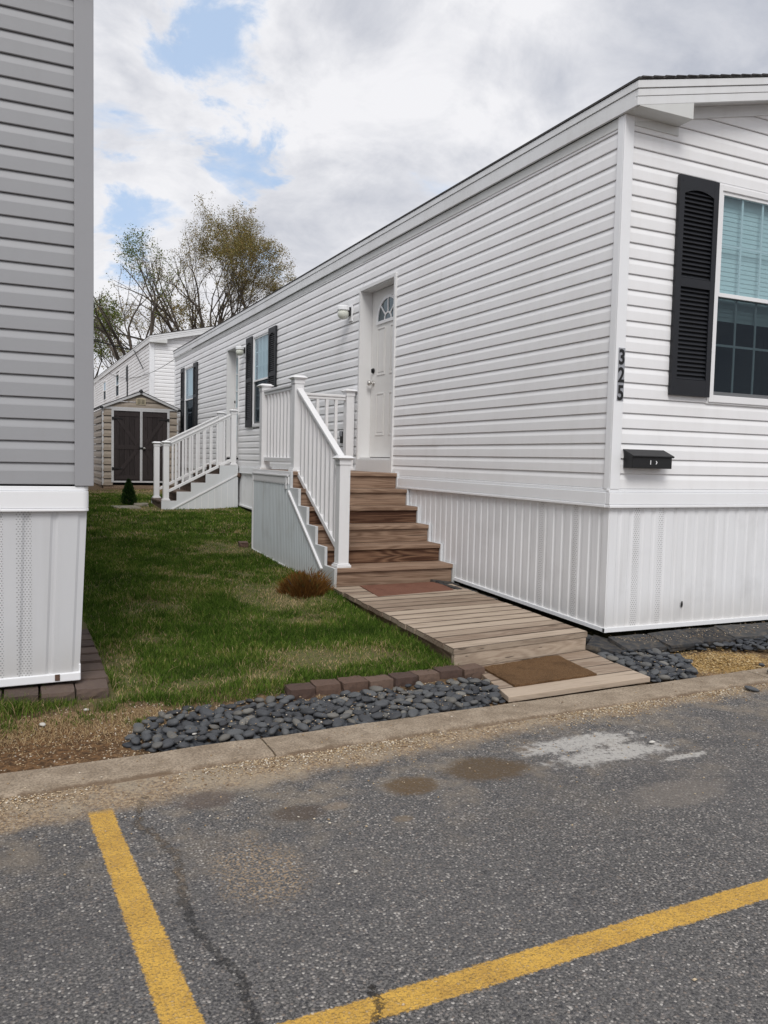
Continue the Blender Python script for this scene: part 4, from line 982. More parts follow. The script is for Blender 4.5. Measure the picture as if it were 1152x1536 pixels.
# ------------------------------------------------------------------ edging bricks, slabs, stones
def blockmesh(name, w, d, h, mat, rough=.004, seed=0):
    r_ = random.Random(seed); m = MB(); nx, ny, nz = 4, 3, 3; idx = {}; vs = []; fs = []
    import itertools
    def vid(i, j, k):
        if (i, j, k) not in idx:
            idx[(i, j, k)] = len(vs); e = sum(t in (0, n_) for t, n_ in ((i, nx), (j, ny), (k, nz)))
            s = 1 - (.035 if e >= 2 else 0) - (.02 if e == 3 else 0)
            vs.append(((i / nx - .5) * w * s + r_.uniform(-rough, rough), (j / ny - .5) * d * s + r_.uniform(-rough, rough), (k / nz) * h * (1 if e < 2 or k == 0 else .97) + r_.uniform(-rough, rough) * .6))
        return idx[(i, j, k)]
    for i in range(nx):
        for j in range(ny): fs += [(vid(i, j, nz), vid(i + 1, j, nz), vid(i + 1, j + 1, nz), vid(i, j + 1, nz)), (vid(i, j, 0), vid(i, j + 1, 0), vid(i + 1, j + 1, 0), vid(i + 1, j, 0))]
        for k in range(nz): fs += [(vid(i, 0, k), vid(i + 1, 0, k), vid(i + 1, 0, k + 1), vid(i, 0, k + 1)), (vid(i, ny, k), vid(i, ny, k + 1), vid(i + 1, ny, k + 1), vid(i + 1, ny, k))]
    for j in range(ny):
        for k in range(nz): fs += [(vid(0, j, k), vid(0, j, k + 1), vid(0, j + 1, k + 1), vid(0, j + 1, k)), (vid(nx, j, k), vid(nx, j + 1, k), vid(nx, j + 1, k + 1), vid(nx, j, k + 1))]
    me = bpy.data.meshes.new(name); me.from_pydata(vs, [], fs); me.update(); me.materials.append(MT[mat]); return me
def place(name, me, loc, rz=0, rx=0, ry=0, sc=(1, 1, 1)):
    o = bpy.data.objects.new(name, me); COL.objects.link(o); o.location = loc; o.rotation_euler = (rx, ry, rz); o.scale = sc; return o
bm_ = [blockmesh('edging_brick', .142, .105, .085, 'brick', .0035, s) for s in range(4)]
N = 8
nm = ['leftmost', 'second', 'third', 'fourth', 'fifth', 'sixth', 'seventh', 'last']
for i in range(N):
    x = -2.31 + i * .147; y = -.395 + .012 * math.sin(i * 1.3) + .010 * i * .4
    o = place('edging_brick', bm_[i % 4], (x, y, -.120 + .006 * random.random()), R(random.uniform(-4, 5)), R(random.uniform(-3, 3)))
    lab = ['brown edging brick at the grass end of the row above the pebbles', 'second brown edging brick from the grass end of the row', 'third brown edging brick from the grass end of the row', 'fourth brown edging brick from the grass end of the row',
           'fourth brown edging brick counted from the plank deck', 'third brown edging brick counted from the plank deck', 'second brown edging brick counted from the plank deck', 'brown edging brick touching the corner of the plank deck'][i]
    tag(o, lab, 'brick', 'brown bricks edging the lawn above the pebble bed')
pv = [blockmesh('paving_brick', .15, .18, .055, 'paver', .003, 10 + s) for s in range(4)]
xx = XL - .01
pos_ = [(XL + .012, YL - .035), (XL - .143, YL - .038), (XL - .30, YL - .034), (XL - .457, YL - .040), (XL - .615, YL - .036)] + [(XL + .010, YL + .13 + i * .157) for i in range(7)]
for i, (x, y) in enumerate(pos_):
    front = i < 5
    o = place('paving_brick', pv[i % 4], (x, y, -.045 + max(0, gz(x, y) + .02)), R(random.uniform(-3, 3)) + (R(90) if not front else 0), R(random.uniform(-2, 2)))
    if front: o.location.z = -.050
    lab = ('brown paving brick at the outer corner below the grey home' if i == 0 else
           'brown paving brick in the front row below the grey home skirting, %s from the corner' % ['', 'next', 'second', 'third', 'fourth'][i] if front else
           'brown paving brick in the strip running back beside the grey home')
    tag(o, lab, 'brick', 'bricks laid beside the grey home' if not front else 'front row of bricks below the grey home')
sl_ = [blockmesh('edging_slab', .33, .22, .045, 'slate', .004, 20 + s) for s in range(5)]
slabs = []
for i in range(6): slabs.append((.13 + i * .325, -.165 - .014 * math.sin(i * 2.1), -.082 + .006 * (i % 2), R(-2 + 5 * math.sin(i * 1.7)), R(12)))
side = []
for i in range(7): side.append((-.150, .16 + i * .31, -.065 + .014 * i, R(90), R(9)))
ords = ['first', 'second', 'third', 'fourth', 'fifth', 'sixth', 'seventh']
for i, (x, y, z, rz, rx) in enumerate(slabs):
    o = place('edging_slab', sl_[i % 5], (x, y, z), rz, rx); tag(o, 'dark slate edging slab below the street side skirting, %s from the home corner' % ords[i], 'slab', 'slate slabs along the street side skirting')
for i, (x, y, z, rz, rx) in enumerate(side):
    o = place('edging_slab', sl_[(i + 2) % 5], (x, y, z), rz, rx, ); tag(o, 'dark slate edging slab between the deck and the skirting, %s from the home corner' % ords[i], 'slab', 'slate slabs along the long side skirting')
o = place('edging_slab', sl_[1], (-.09, -.115, -.092), R(42), R(10)); tag(o, 'dark slate edging slab turned across the corner of the white home', 'slab')
me = blockmesh('stepping_stone', .40, .52, .05, 'slab', .003, 40)
o = place('stepping_stone', me, (-1.86, 9.62, gz(-1.86, 9.62) - .022), R(6)); tag(o, 'square pale stepping stone in the grass below the small conifer', 'paver')
me = blockmesh('stepping_stone', .24, .18, .05, 'slab', .004, 41)
o = place('stepping_stone', me, (-1.56, 9.95, gz(-1.5, 9.95) - .005), R(-8)); tag(o, 'small tan stone beside the foot of the far stairs', 'paver')
me = blockmesh('brick', .2, .1, .06, 'brick', .004, 42)
o = place('loose_brick', me, (-1.235, 4.62, gz(-1.3, 4.6) - .005), R(80)); tag(o, 'loose dark brick lying at the back corner of the tall porch', 'brick')

# pebble bed
def pebble_mesh(seed, n=10, m_=7):
    r_ = random.Random(seed); a, b, c = r_.uniform(.9, 1.25), r_.uniform(.62, .85), r_.uniform(.34, .5); ph = [r_.uniform(0, 6) for _ in range(4)]
    vs = [(0, 0, c)]; fs = []
    for i in range(1, m_):
        th = math.pi * i / m_
        for j in range(n):
            f = 2 * math.pi * j / n; k = 1 + .07 * math.sin(2 * f + ph[0]) + .06 * math.sin(3 * f + ph[1]) + .05 * math.sin(2 * th + ph[2])
            vs.append((a * k * math.sin(th) * math.cos(f), b * k * math.sin(th) * math.sin(f), c * k * math.cos(th)))
    vs.append((0, 0, -c))
    for j in range(n): fs.append((0, 1 + j, 1 + (j + 1) % n)); fs.append((len(vs) - 1, 1 + (m_ - 2) * n + (j + 1) % n, 1 + (m_ - 2) * n + j))
    for i in range(m_ - 2):
        for j in range(n): fs.append((1 + i * n + j, 1 + (i + 1) * n + j, 1 + (i + 1) * n + (j + 1) % n, 1 + i * n + (j + 1) % n))
    return vs, fs
PB = []
for s in range(8):
    vs, fs = pebble_mesh(s); me = bpy.data.meshes.new('pebble'); me.from_pydata(vs, [], fs); me.update(); me.polygons.foreach_set('use_smooth', [True] * len(fs)); me.materials.append(MT['pebble']); PB.append((me, vs, fs))
def inpoly(x, y, P_):
    c = False; n = len(P_)
    for i in range(n):
        (x0, y0), (x1, y1) = P_[i], P_[i - 1]
        if (y0 > y) != (y1 > y) and x < (x1 - x0) * (y - y0) / (y1 - y0) + x0: c = not c
    return c
bedL = [(-3.20, -.78), (-3.17, -.62), (-3.02, -.44), (-2.75, -.42), (-2.40, -.40), (-2.36, -.47), (-1.30, -.45), (-1.24, -.50), (-1.37, -.84), (-2.0, -.895), (-2.85, -.905), (-3.1, -.90)]
bedR = [(-.24, -.20), (-.05, -.26), (.18, -.29), (.26, -.42), (.16, -.62), (-.02, -.82), (-.34, -.80), (-.28, -.50)]
bedR2 = [(.50, -.28), (1.2, -.27), (2.4, -.25), (2.4, -.72), (1.15, -.68), (.84, -.42)]
cand = []
rr = random.Random(5)
def fill(poly, r0, r1, tries, zt, ctr=0):
    x0 = min(p[0] for p in poly); x1 = max(p[0] for p in poly); y0 = min(p[1] for p in poly); y1 = max(p[1] for p in poly); out = []; grid = {}
    for _ in range(tries):
        x = rr.uniform(x0, x1); y = rr.uniform(y0, y1)
        if not inpoly(x, y, poly): continue
        r_ = rr.uniform(r0, r1) * (1.15 if rr.random() < .15 else .95)
        if any((x - a) ** 2 + (y - b) ** 2 < ((r_ + c) * .80) ** 2 for a, b, c in out): continue
        out.append((x, y, r_))
    return out
top_st = [(x, y, r_, 'l') for x, y, r_ in fill(bedL, .024, .037, 16000, 0)] + [(x, y, r_, 'r') for x, y, r_ in fill(bedR, .024, .037, 7000, 0)] + [(x, y, r_ , 'q') for x, y, r_ in fill(bedR2, .02, .034, 4000, 0)]
for q in ((.42, -.98, .038), (.46, -1.04, .030), (.50, -1.00, .026), (.40, -1.05, .022), (.06, -1.14, .034), (.60, -.90, .022), (.55, -.80, .026)): top_st.append((q[0], q[1], q[2], 'k'))
cam = Vector((-3.6655, -4.2226, 1.1287))
top_st.sort(key=lambda s: -(s[2] / math.hypot(s[0] - cam.x, s[1] - cam.y)))
def put_pebble(mb, x, y, r_, z, n_):
    me, vs, fs = PB[n_ % 8]; M_ = Matrix.Translation((x, y, z)) @ Matrix.Rotation(rr.uniform(0, 6.28), 4, 'Z') @ Matrix.Rotation(rr.uniform(-.35, .35), 4, 'X') @ Matrix.Rotation(rr.uniform(-.35, .35), 4, 'Y') @ Matrix.Scale(r_, 4)
    mb.rnd(rr.random()); mb.add([M_ @ Vector(v) for v in vs], fs)
under = MB()
GL = {'l': ('smooth dark pebble in the bed between the lawn and the kerb', 'dark pebbles of the bed between lawn and kerb'), 'r': ('smooth dark pebble in the patch between the planks and the golden chips', 'dark pebbles between the planks and the golden chips'),
      'q': ('smooth dark pebble right of the golden chips below the white home', 'dark pebbles right of the golden chips'), 'k': ('stray dark pebble lying on the sand near the kerb', 'stray dark pebbles near the kerb')}
for i, (x, y, r_, w) in enumerate(top_st):
    z = (-.082 if w != 'k' else (-.105 if y < -.99 + .0 else -.085)) + rr.uniform(-.006, .016)
    if w == 'k' and -1.1 < y < -.86: z = -.065
    if w == 'k' and y < -1.09: z = -.088
    if i < 300:
        o = place('pebble', PB[i % 8][0], (x, y, z), rr.uniform(0, 6.28), rr.uniform(-.3, .3), rr.uniform(-.3, .3), (r_, r_, r_)); tag(o, GL[w][0], 'pebble', GL[w][1])
    else: put_pebble(under, x, y, r_, z, i)
for poly, tries in ((bedL, 5200), (bedR, 2200), (bedR2, 1300)):
    x0 = min(p[0] for p in poly); x1 = max(p[0] for p in poly); y0 = min(p[1] for p in poly); y1 = max(p[1] for p in poly)
    for _ in range(tries // 3):
        x = rr.uniform(x0, x1); y = rr.uniform(y0, y1)
        if inpoly(x, y, poly): put_pebble(under, x, y, rr.uniform(.014, .026), -.096 + rr.uniform(-.006, .004), rr.randrange(8))
o = under.build('pebble_bed', 'pebbles', smooth=True); tag(o, 'smaller dark pebbles packed below and between the larger ones', 'pebbles', None, 'stuff')

# chips: many small squashed octahedra built with numpy
def chips(name, pts, size, mat, label, cat, flat=.5, kind='stuff'):
    pts = np.array(pts); n = len(pts); base = np.array([(1, 0, 0), (0, 1, 0), (-1, 0, 0), (0, -1, 0), (0, 0, 1), (0, 0, -1)], float)
    tri = np.array([(0, 1, 4), (1, 2, 4), (2, 3, 4), (3, 0, 4), (1, 0, 5), (2, 1, 5), (3, 2, 5), (0, 3, 5)])
    s = rng.uniform(size[0], size[1], n)[:, None, None]; ax = np.stack([rng.uniform(.7, 1.4, n), rng.uniform(.6, 1., n), rng.uniform(.5, 1., n) * flat * 2 * .6], 1)[:, None, :]
    a = rng.uniform(0, 6.28, n); t = rng.uniform(-.5, .5, n)
    v = base[None] * ax * s * rng.uniform(.75, 1.2, (n, 6, 1))
    x = v[..., 0] * np.cos(a)[:, None] - v[..., 1] * np.sin(a)[:, None]; y = v[..., 0] * np.sin(a)[:, None] + v[..., 1] * np.cos(a)[:, None]; z = v[..., 2] + t[:, None] * v[..., 0] * .6
    V = (np.stack([x, y, z], -1) + pts[:, None, :]).reshape(-1, 3); Fc = (tri[None] + (np.arange(n) * 6)[:, None, None]).reshape(-1, 3)
    me = bpy.data.meshes.new(name); me.vertices.add(len(V)); me.vertices.foreach_set('co', V.ravel()); me.loops.add(Fc.size); me.loops.foreach_set('vertex_index', Fc.ravel().astype(np.int32))
    me.polygons.add(len(Fc)); me.polygons.foreach_set('loop_start', np.arange(0, Fc.size, 3, dtype=np.int32)); me.update(calc_edges=True)
    at = me.attributes.new('rnd', 'FLOAT', 'FACE'); at.data.foreach_set('value', np.repeat(rng.random(n), 8))
    me.materials.append(MT[mat]); o = bpy.data.objects.new(name, me); COL.objects.link(o); return tag(o, label, cat, None, kind)
def scatter(n, f):
    out = []
    while len(out) < n:
        q = f()
        if q: out.append(q)
    return out
cl = np.array([rng.uniform(-3.8, 2, 45), rng.uniform(0, 1, 45)]).T
def f_kerb():
    c = cl[rng.integers(45)]; x = c[0] + rng.normal(0, .13); d_ = abs(rng.normal(0, .035 + .05 * c[1])); y = x * .0227 - 1.075 - d_
    return (x, y, -.113 + .020 * float(np.interp(-1.075 - d_, [-1.38, -1.22, -1.10], [0., .35, 1.])))
def f_dirt():
    x = rng.uniform(-4.1, -2.95); y = rng.uniform(-.87, -.25); 
    return None if inpoly(x, y, bedL) or (y > -.45 and rng.random() < .6) else (x, y, gz(x, y) + .001)
def f_dirt2():
    x = rng.normal(-3.08, .12); y = rng.uniform(-.9, -.35); return None if inpoly(x, y, bedL) and rng.random() < .8 else (x, y, gz(x, y) + .003)
def f_right():
    x = rng.uniform(-.2, 2.2); y = rng.uniform(-.84, -.25); return (x, y, gz(x, y) + .001) if not (inpoly(x, y, bedR) or inpoly(x, y, bedR2)) or rng.random() < .12 else None
def f_road():
    x = rng.uniform(-3.7, .5); y = -1.2 - rng.exponential(.35); return (x, y, -.113) if y > -3.2 else None
def f_kt():
    x = rng.uniform(-4, 2.4); y = x * .0227 - 1.0 + rng.uniform(-.09, .13); return (x, y, -.079)
def f_bed():
    P_ = bedL if rng.random() < .7 else bedR; x = rng.uniform(-3.2, .7); y = rng.uniform(-.92, -.2); return (x, y, rng.uniform(-.078, -.062)) if inpoly(x, y, P_) else None
def f_slab():
    x = rng.uniform(.0, 2.2); return (x, rng.uniform(-.30, -.03), -.022 + rng.uniform(-.004, .004)) if rng.random() < .8 else None
pts = scatter(750, f_bed) + scatter(500, f_slab) + scatter(6500, f_kerb) + scatter(620, f_dirt) + scatter(420, f_dirt2) + scatter(800, f_right) + scatter(420, f_road) + scatter(160, f_kt)
chips('loose_gravel', pts, (.0015, .0068), 'chips', 'fine tan gravel strewn along the kerb and the bare soil', 'gravel')
def f_gold():
    while True:
        x = rng.normal(.48, .20); y = rng.normal(-.53, .10)
        if y > -.86 and y < -.24: return (x, y, gz(x, y) + rng.uniform(0, .022) * math.exp(-((x - .48) / .25) ** 2))
chips('wood_chips', scatter(2600, f_gold), (.004, .011), 'gold', 'heap of golden chips spilled on the pebbles below the white home', 'chips', .3)
rp = random.Random(3)
for (x, y, r_, z), lab in (((-2.72, -2.08, .008, -.108), 'small pale pebble lying alone on the middle of the asphalt'), ((-3.33, -.34, .016, -.06), 'white stone at the grass edge near the brick corner'), ((-1.05, -1.55, .014, -.108), 'white stone beside the pale spill on the asphalt'),
                           ((-2.93, -.80, .010, -.075), 'tiny white stone among the dark pebbles by the kerb'), ((-3.52, -.44, .016, -.075), 'tan rounded stone on the bare soil below the grey home')):
    vs, fs = pebble_mesh(rp.randrange(99), 9, 6); me = bpy.data.meshes.new('stone'); me.from_pydata(vs, [], fs); me.update(); me.polygons.foreach_set('use_smooth', [True] * len(fs)); me.materials.append(MT['whitestone'])
    o = place('stone', me, (x, y, z + r_ * .2), rp.uniform(0, 6), .1, .1, (r_, r_, r_)); tag(o, lab, 'stone')

# ------------------------------------------------------------------ grass blades
def vnoise(x, y, s, seed=0):
    r_ = np.random.default_rng(seed); g = r_.random((64, 64)); u = (x / s) % 64; v = (y / s) % 64; i = u.astype(int) % 64; j = v.astype(int) % 64; a = u - np.floor(u); b = v - np.floor(v); a = a * a * (3 - 2 * a); b = b * b * (3 - 2 * b); i1 = (i + 1) % 64; j1 = (j + 1) % 64
    return g[i, j] * (1 - a) * (1 - b) + g[i1, j] * a * (1 - b) + g[i, j1] * (1 - a) * b + g[i1, j1] * a * b
def blades(name, x, y, z, h, w, tone, mat, label, cat, lean=.7, kind='stuff', parent=None, tilt=None):
    n = len(x); a = rng.uniform(0, 6.283, n); l = np.abs(rng.normal(0, lean, n)) * h; dx, dy = np.cos(a) * l, np.sin(a) * l
    if tilt is not None: dx, dy = tilt
    b = rng.uniform(0, 6.283, n); wx, wy = np.cos(b) * w / 2, np.sin(b) * w / 2
    V = np.empty((n, 5, 3))
    V[:, 0] = np.stack([x - wx, y - wy, z], 1); V[:, 1] = np.stack([x + wx, y + wy, z], 1)
    V[:, 2] = np.stack([x + wx * .8 + dx * .35, y + wy * .8 + dy * .35, z + h * .6], 1); V[:, 3] = np.stack([x - wx * .8 + dx * .35, y - wy * .8 + dy * .35, z + h * .6], 1)
    V[:, 4] = np.stack([x + dx, y + dy, z + h], 1)
    me = bpy.data.meshes.new(name); me.vertices.add(n * 5); me.vertices.foreach_set('co', V.reshape(-1))
    o5 = (np.arange(n) * 5)[:, None]; L_ = np.concatenate([o5 + 0, o5 + 1, o5 + 2, o5 + 3, o5 + 3, o5 + 2, o5 + 4], 1).astype(np.int32)
    me.loops.add(n * 7); me.loops.foreach_set('vertex_index', L_.ravel()); st = np.stack([np.arange(n) * 7, np.arange(n) * 7 + 4], 1).astype(np.int32)
    me.polygons.add(n * 2); me.polygons.foreach_set('loop_start', st.ravel()); me.update(calc_edges=True)
    at = me.attributes.new('rnd', 'FLOAT', 'FACE'); at.data.foreach_set('value', np.repeat(np.clip(tone, 0, 1), 2).astype(np.float32)); me.materials.append(MT[mat])
    o = bpy.data.objects.new(name, me); COL.objects.link(o)
    if parent: o.parent = parent; return o
    return tag(o, label, cat, None, kind)
GZ = np.vectorize(gz)
def lawn_mask(x, y):
    right = np.where(y < -.25, -1.36, np.where(y < 1.99, -1.335 + (y + .25) * .060, np.where(y < 4.44, -1.19, np.where(y < 9.27, -.03, np.where(y < 10.36, -1.36, -.03)))))
    ok = (x < right) & (x > -3.19)
    edge = np.where(x > -2.36, -.345, np.interp(x, [-3.2, -3.05, -2.75, -2.36], [-.20, -.36, -.40, -.385])) + (vnoise(x, y, .05, 3) - .5) * .06
    ok &= y > edge
    ok &= y < 13.6
    return ok
def lawn(n, y0, y1, h0, h1, w, seed):
    r_ = np.random.default_rng(seed); x = r_.uniform(-3.3, 0, n); y = r_.uniform(y0, y1, n); m_ = lawn_mask(x, y)
    dens = vnoise(x, y, .28, 1) * .55 + vnoise(x, y, .09, 2) * .45
    bare = vnoise(x, y, .55, 5) * .6 + vnoise(x, y, .17, 6) * .4
    # dead patches the photograph shows: beside the shrub, by the porch, at the brick strip, front edge
    for cx, cy, rx, ry, s in ((-1.80, 1.75, .34, .30, .6), (-1.35, 4.55, .30, .55, .6), (-3.12, .15, .16, .35, .5), (-2.2, .3, .5, .25, .18), (-1.9, .9, .35, .2, .22), (-.8, 9.0, .8, .45, .5), (-3.05, -.25, .3, .12, .35), (-1.0, 13.1, 2.2, .6, .9), (-2.5, 1.7, .3, .4, .2), (-2.0, 3.3, .4, .4, .2), (-2.6, -.15, .5, .12, .35), (-1.9, .1, .5, .2, .3), (-2.9, .8, .25, .3, .3), (-1.6, 9.5, .3, .5, .6)):
        bare = bare + s * np.exp(-((x - cx) / rx) ** 2 - ((y - cy) / ry) ** 2)
    keep = m_ & (r_.random(n) < np.clip(1.15 - 1.2 * np.clip(bare - .62, 0, 1) * 2, .38, 1)) & (r_.random(n) < .55 + dens)
    x, y, dens, bare = x[keep], y[keep], dens[keep], bare[keep]; k = len(x)
    tone = r_.random(k) * .60 + (vnoise(x, y, .30, 9) - .5) * .40 + (vnoise(x, y, .06, 19) - .5) * .25 + np.clip(bare - .52, 0, 1) * .6 * r_.random(k) + (r_.random(k) < .06 + np.clip(bare - .56, 0, 1) * 1.1) * .40
    h = r_.uniform(h0, h1, k) * (.55 + dens * .8) * np.where(bare > .75, .6, 1)
    return x, y, GZ(x, y) - .004, h, np.full(k, w), tone
A = [lawn(150000, -.5, 2.2, .014, .050, .0040, 1), lawn(100000, 2.2, 5.5, .015, .046, .0056, 2), lawn(80000, 5.5, 13.6, .017, .050, .0095, 3)]
A = [np.concatenate(c) for c in zip(*A)]
blades('lawn_grass', *A, 'grass', 'short green lawn with thin brown patches between the two homes', 'grass', .75)
# tufts at the grey home and along the edges
def tuft(cx, cy, r_, n, h): 
    a = rng.uniform(0, 6.28, n); d_ = np.abs(rng.normal(0, r_, n)); return cx + np.cos(a) * d_, cy + np.sin(a) * d_ * .5, rng.uniform(h * .4, h, n)
T = [tuft(-3.68, -.42, .10, 260, .04), tuft(-3.34, -.42, .08, 220, .035), tuft(-3.12, -.50, .05, 160, .035), tuft(-3.9, -.45, .1, 300, .05), tuft(-3.78, -.26, .13, 1500, .085), tuft(-3.60, -.27, .12, 700, .06), tuft(-3.45, -.26, .10, 350, .045), tuft(-3.23, -.36, .05, 220, .05), tuft(-2.86, -.37, .09, 500, .05), tuft(-3.95, -.27, .14, 1200, .08), tuft(-1.40, -.28, .05, 260, .045), tuft(-3.16, -.30, .06, 240, .045)]
x, y, h = [np.concatenate(c) for c in zip(*T)]; n = len(x)
blades('grass_tuft', x, y, GZ(x, y) - .004, h, np.full(n, .0032), rng.random(n) * .7 + (rng.random(n) < .3) * .3, 'grass', 'longer grass and dry stems along the front of the grey home and pebbles', 'grass', .8)
x = rng.uniform(-4.1, -3.0, 5200); y = -.38 - np.abs(rng.normal(0, .15, 5200)); k_ = y > -.85
blades('dry_stems', x[k_], y[k_], GZ(x, y)[k_] + .001, rng.uniform(.006, .02, k_.sum()), np.full(k_.sum(), .0022), .84 + .16 * rng.random(k_.sum()), 'grass', 'flattened dry stems lying on the bare soil at the kerb', 'dry grass', 1.6)
x = rng.uniform(-3.2, 0, 60); 
# ------------------------------------------------------------------ shrub and conifer
t = thing('dwarf_shrub', (-1.50, 1.80, .03), 'low rusty brown shrub at the foot of the tall porch beside the walkway', 'shrub')
n = 5200; th = rng.uniform(0, 6.283, n); el = np.arccos(rng.uniform(.0, 1, n)); rad = rng.uniform(.25, 1., n) ** .6 * (1 + .22 * np.sin(3 * th + 1) + .15 * np.sin(5 * th))
px = np.sin(el) * np.cos(th) * .185 * rad; py = np.sin(el) * np.sin(th) * .16 * rad; pz = np.cos(el) * .155 * rad
hh = rng.uniform(.018, .055, n) * np.where(rng.random(n) < .1, 1.7, 1); ln_ = np.stack([px, py], 0) / .2 * hh * 1.1 + rng.normal(0, .008, (2, n))
tone = np.clip(.15 + rng.random(n) * .6 + (pz > .09) * .12 + (rng.random(n) < .12) * .3, 0, 1)
blades('foliage', px, py, pz, hh, np.full(n, .0055), tone, 'shrub', None, None, parent=t, tilt=(ln_[0], ln_[1]))
m = MB()
for i in range(26):
    a = i * 2.4; rr_ = .05 + .11 * ((i * 37) % 10) / 10; m.tube([(-1.50, 1.80, .02), (-1.50 + math.cos(a) * rr_ * .5, 1.8 + math.sin(a) * rr_ * .5, .07), (-1.50 + math.cos(a) * rr_, 1.8 + math.sin(a) * rr_, .11 + .03 * (i % 3))], [.006, .004, .002], 5)
m.build('stem', 'bark', t)
t = thing('small_conifer', (-1.755, 10., .25), 'small dark green conifer in front of the tan shed', 'conifer')
n = 5200; u = rng.random(n) ** .75; th = rng.uniform(0, 6.283, n); prof_r = .135 * np.clip((1 - u) * 1.15, 0, 1) ** .75 * np.clip(.45 + u * 5, 0, 1)
rad = prof_r * rng.uniform(.45, 1.05, n) * (1 + .18 * np.sin(th * 5 + u * 30)); px = np.cos(th) * rad; py = np.sin(th) * rad; pz = u * .42
hh = rng.uniform(.02, .045, n); blades('foliage', px, py, pz, hh, np.full(n, .009), rng.random(n) * .7 + (rad > prof_r * .8) * .3, 'conifer', None, None, parent=t, tilt=(np.cos(th) * .02, np.sin(th) * .02))
m = MB(); m.tube([(-1.755, 10., .22), (-1.755, 10., .55)], [.014, .005], 7); m.build('trunk', 'bark', t)

# ------------------------------------------------------------------ trees
def tree(base, height, spread, seed, label, leafmat, nleaf, vase=.5, limbs=6, lean=(0, 0), trunk_h=.25, r0=.22, cond=.5, depth=6, lsize=.11, zlo=0.):
    r_ = random.Random(seed); T_ = thing('tree', base, label, 'tree'); base = Vector(base); tr = MB(); tw = tr; tips = []
    center = base + Vector((lean[0] * .6, lean[1] * .6, height * .58)); rad = Vector((spread, spread, height * .46))
    def inside(p):
        q = p - center; az_ = math.atan2(q.z, q.x); k_ = 1 + .20 * math.sin(3 * az_ + seed) + .13 * math.sin(7 * az_ + seed * 2) + .08 * math.sin(4 * math.atan2(q.y, q.x)); q = q / k_
        return (q.x / rad.x) ** 2 + (q.y / rad.y) ** 2 + (q.z / rad.z) ** 2
    def grow(p, d, ln_, rd, lev):
        pts = [p]; rs = [rd]; q = p.copy(); dd = d.copy(); k = 3
        for i in range(k):
            dd = (dd + Vector((r_.gauss(0, .13), r_.gauss(0, .13), r_.gauss(.03, .10)))).normalized(); q = q + dd * ln_ / k; pts.append(q); rs.append(rd * (1 - .32 * (i + 1) / k))
        (tr if lev <= 2 else tw).tube(pts, rs, 7 if lev < 2 else (5 if lev < 4 else 3), cap=lev == 0)
        if lev >= 3: tips.append((q, lev)); tips.append((pts[2], lev))
        if lev >= depth: return
        nb_ = 2 if r_.random() < .45 else 3
        for i in range(nb_):
            ang = r_.uniform(.25, .75) if i else r_.uniform(.05, .3); az = r_.uniform(0, 6.28)
            a = dd.cross(Vector((0, 0, 1)) if abs(dd.z) < .9 else Vector((1, 0, 0))).normalized(); b = dd.cross(a)
            nd = (dd * math.cos(ang) + (a * math.cos(az) + b * math.sin(az)) * math.sin(ang)).normalized()
            nl = ln_ * r_.uniform(.66, .86)
            if inside(q + nd * nl) > 1.3:
                if lev >= 4: continue
                nl *= .6
            if inside(q) > 1.5: continue
            grow(q, nd, nl, rs[-1] * (.82 if i == 0 else .62), lev + 1)
    th_ = height * trunk_h; top_ = base + Vector((lean[0] * .3, lean[1] * .3, th_)); tr.tube([base - Vector((0, 0, .2)), base.lerp(top_, .5) + Vector((.06, 0, 0)), top_], [r0 * 1.25, r0, r0 * .85], 9)
    for i in range(limbs):
        az = 6.283 * i / limbs + r_.uniform(-.3, .3); tl = r_.uniform(.25, 1.) * vase if i else .06
        d_ = Vector((math.cos(az) * math.sin(tl) + lean[0] * .04, math.sin(az) * math.sin(tl), math.cos(tl))).normalized(); grow(top_ - Vector((0, 0, r_.uniform(0, th_ * .25))), d_, height * .235, r0 * r_.uniform(.42, .62), 1)
    tr.build('trunk', 'bark', T_)
    n_ = nleaf; lf = MB()
    for i in range(n_):
        p, lev = tips[r_.randrange(len(tips))]
        if r_.random() > cond + .5 * (math.sin(p.x * 1.3 + seed) * math.sin(p.z * 1.1) > -.2): continue
        c = p + Vector((r_.gauss(0, .10), r_.gauss(0, .10), r_.gauss(0, .10))); s = r_.uniform(.4, 1.) * lsize
        a = Vector((r_.gauss(0, 1), r_.gauss(0, 1), r_.gauss(0, 1))).normalized(); b = a.cross(Vector((r_.gauss(0, 1), r_.gauss(0, 1), r_.gauss(0, 1)))).normalized()
        lf.rnd(r_.random()); lf.add([c - a * s * .5, c + b * s * .3, c + a * s * .5, c - b * s * .3], [(0, 1, 2, 3)])
    lf.build('leaves', leafmat, T_)
    return T_
tree((6.75, 40., .9), 12.3, 4.0, 11, 'large spreading tree with brownish spring leaves behind the white homes', 'leaf', 60000, .85, 11, (-.3, 0), .28, .30, .62, 7, .095)
tree((1.15, 32., .9), 8.3, 2.3, 23, 'bare forking tree with few green buds left of the large spreading tree', 'leafg', 4200, .75, 7, (.6, 0), .42, .17, .35, 7, .10)
tree((-.3, 38., .9), 7.6, 2.2, 31, 'greener young tree just beside the grey home corner', 'leafg', 6000, .9, 8, (0, 0), .25, .13, .5, 6, .13)
tree((4.3, 46., .9), 9.6, 4.2, 37, 'lower brown tree filling the gap between the two taller trees', 'leaf', 11000, .95, 9, (0, 0), .3, .15, .5, 6, .14)

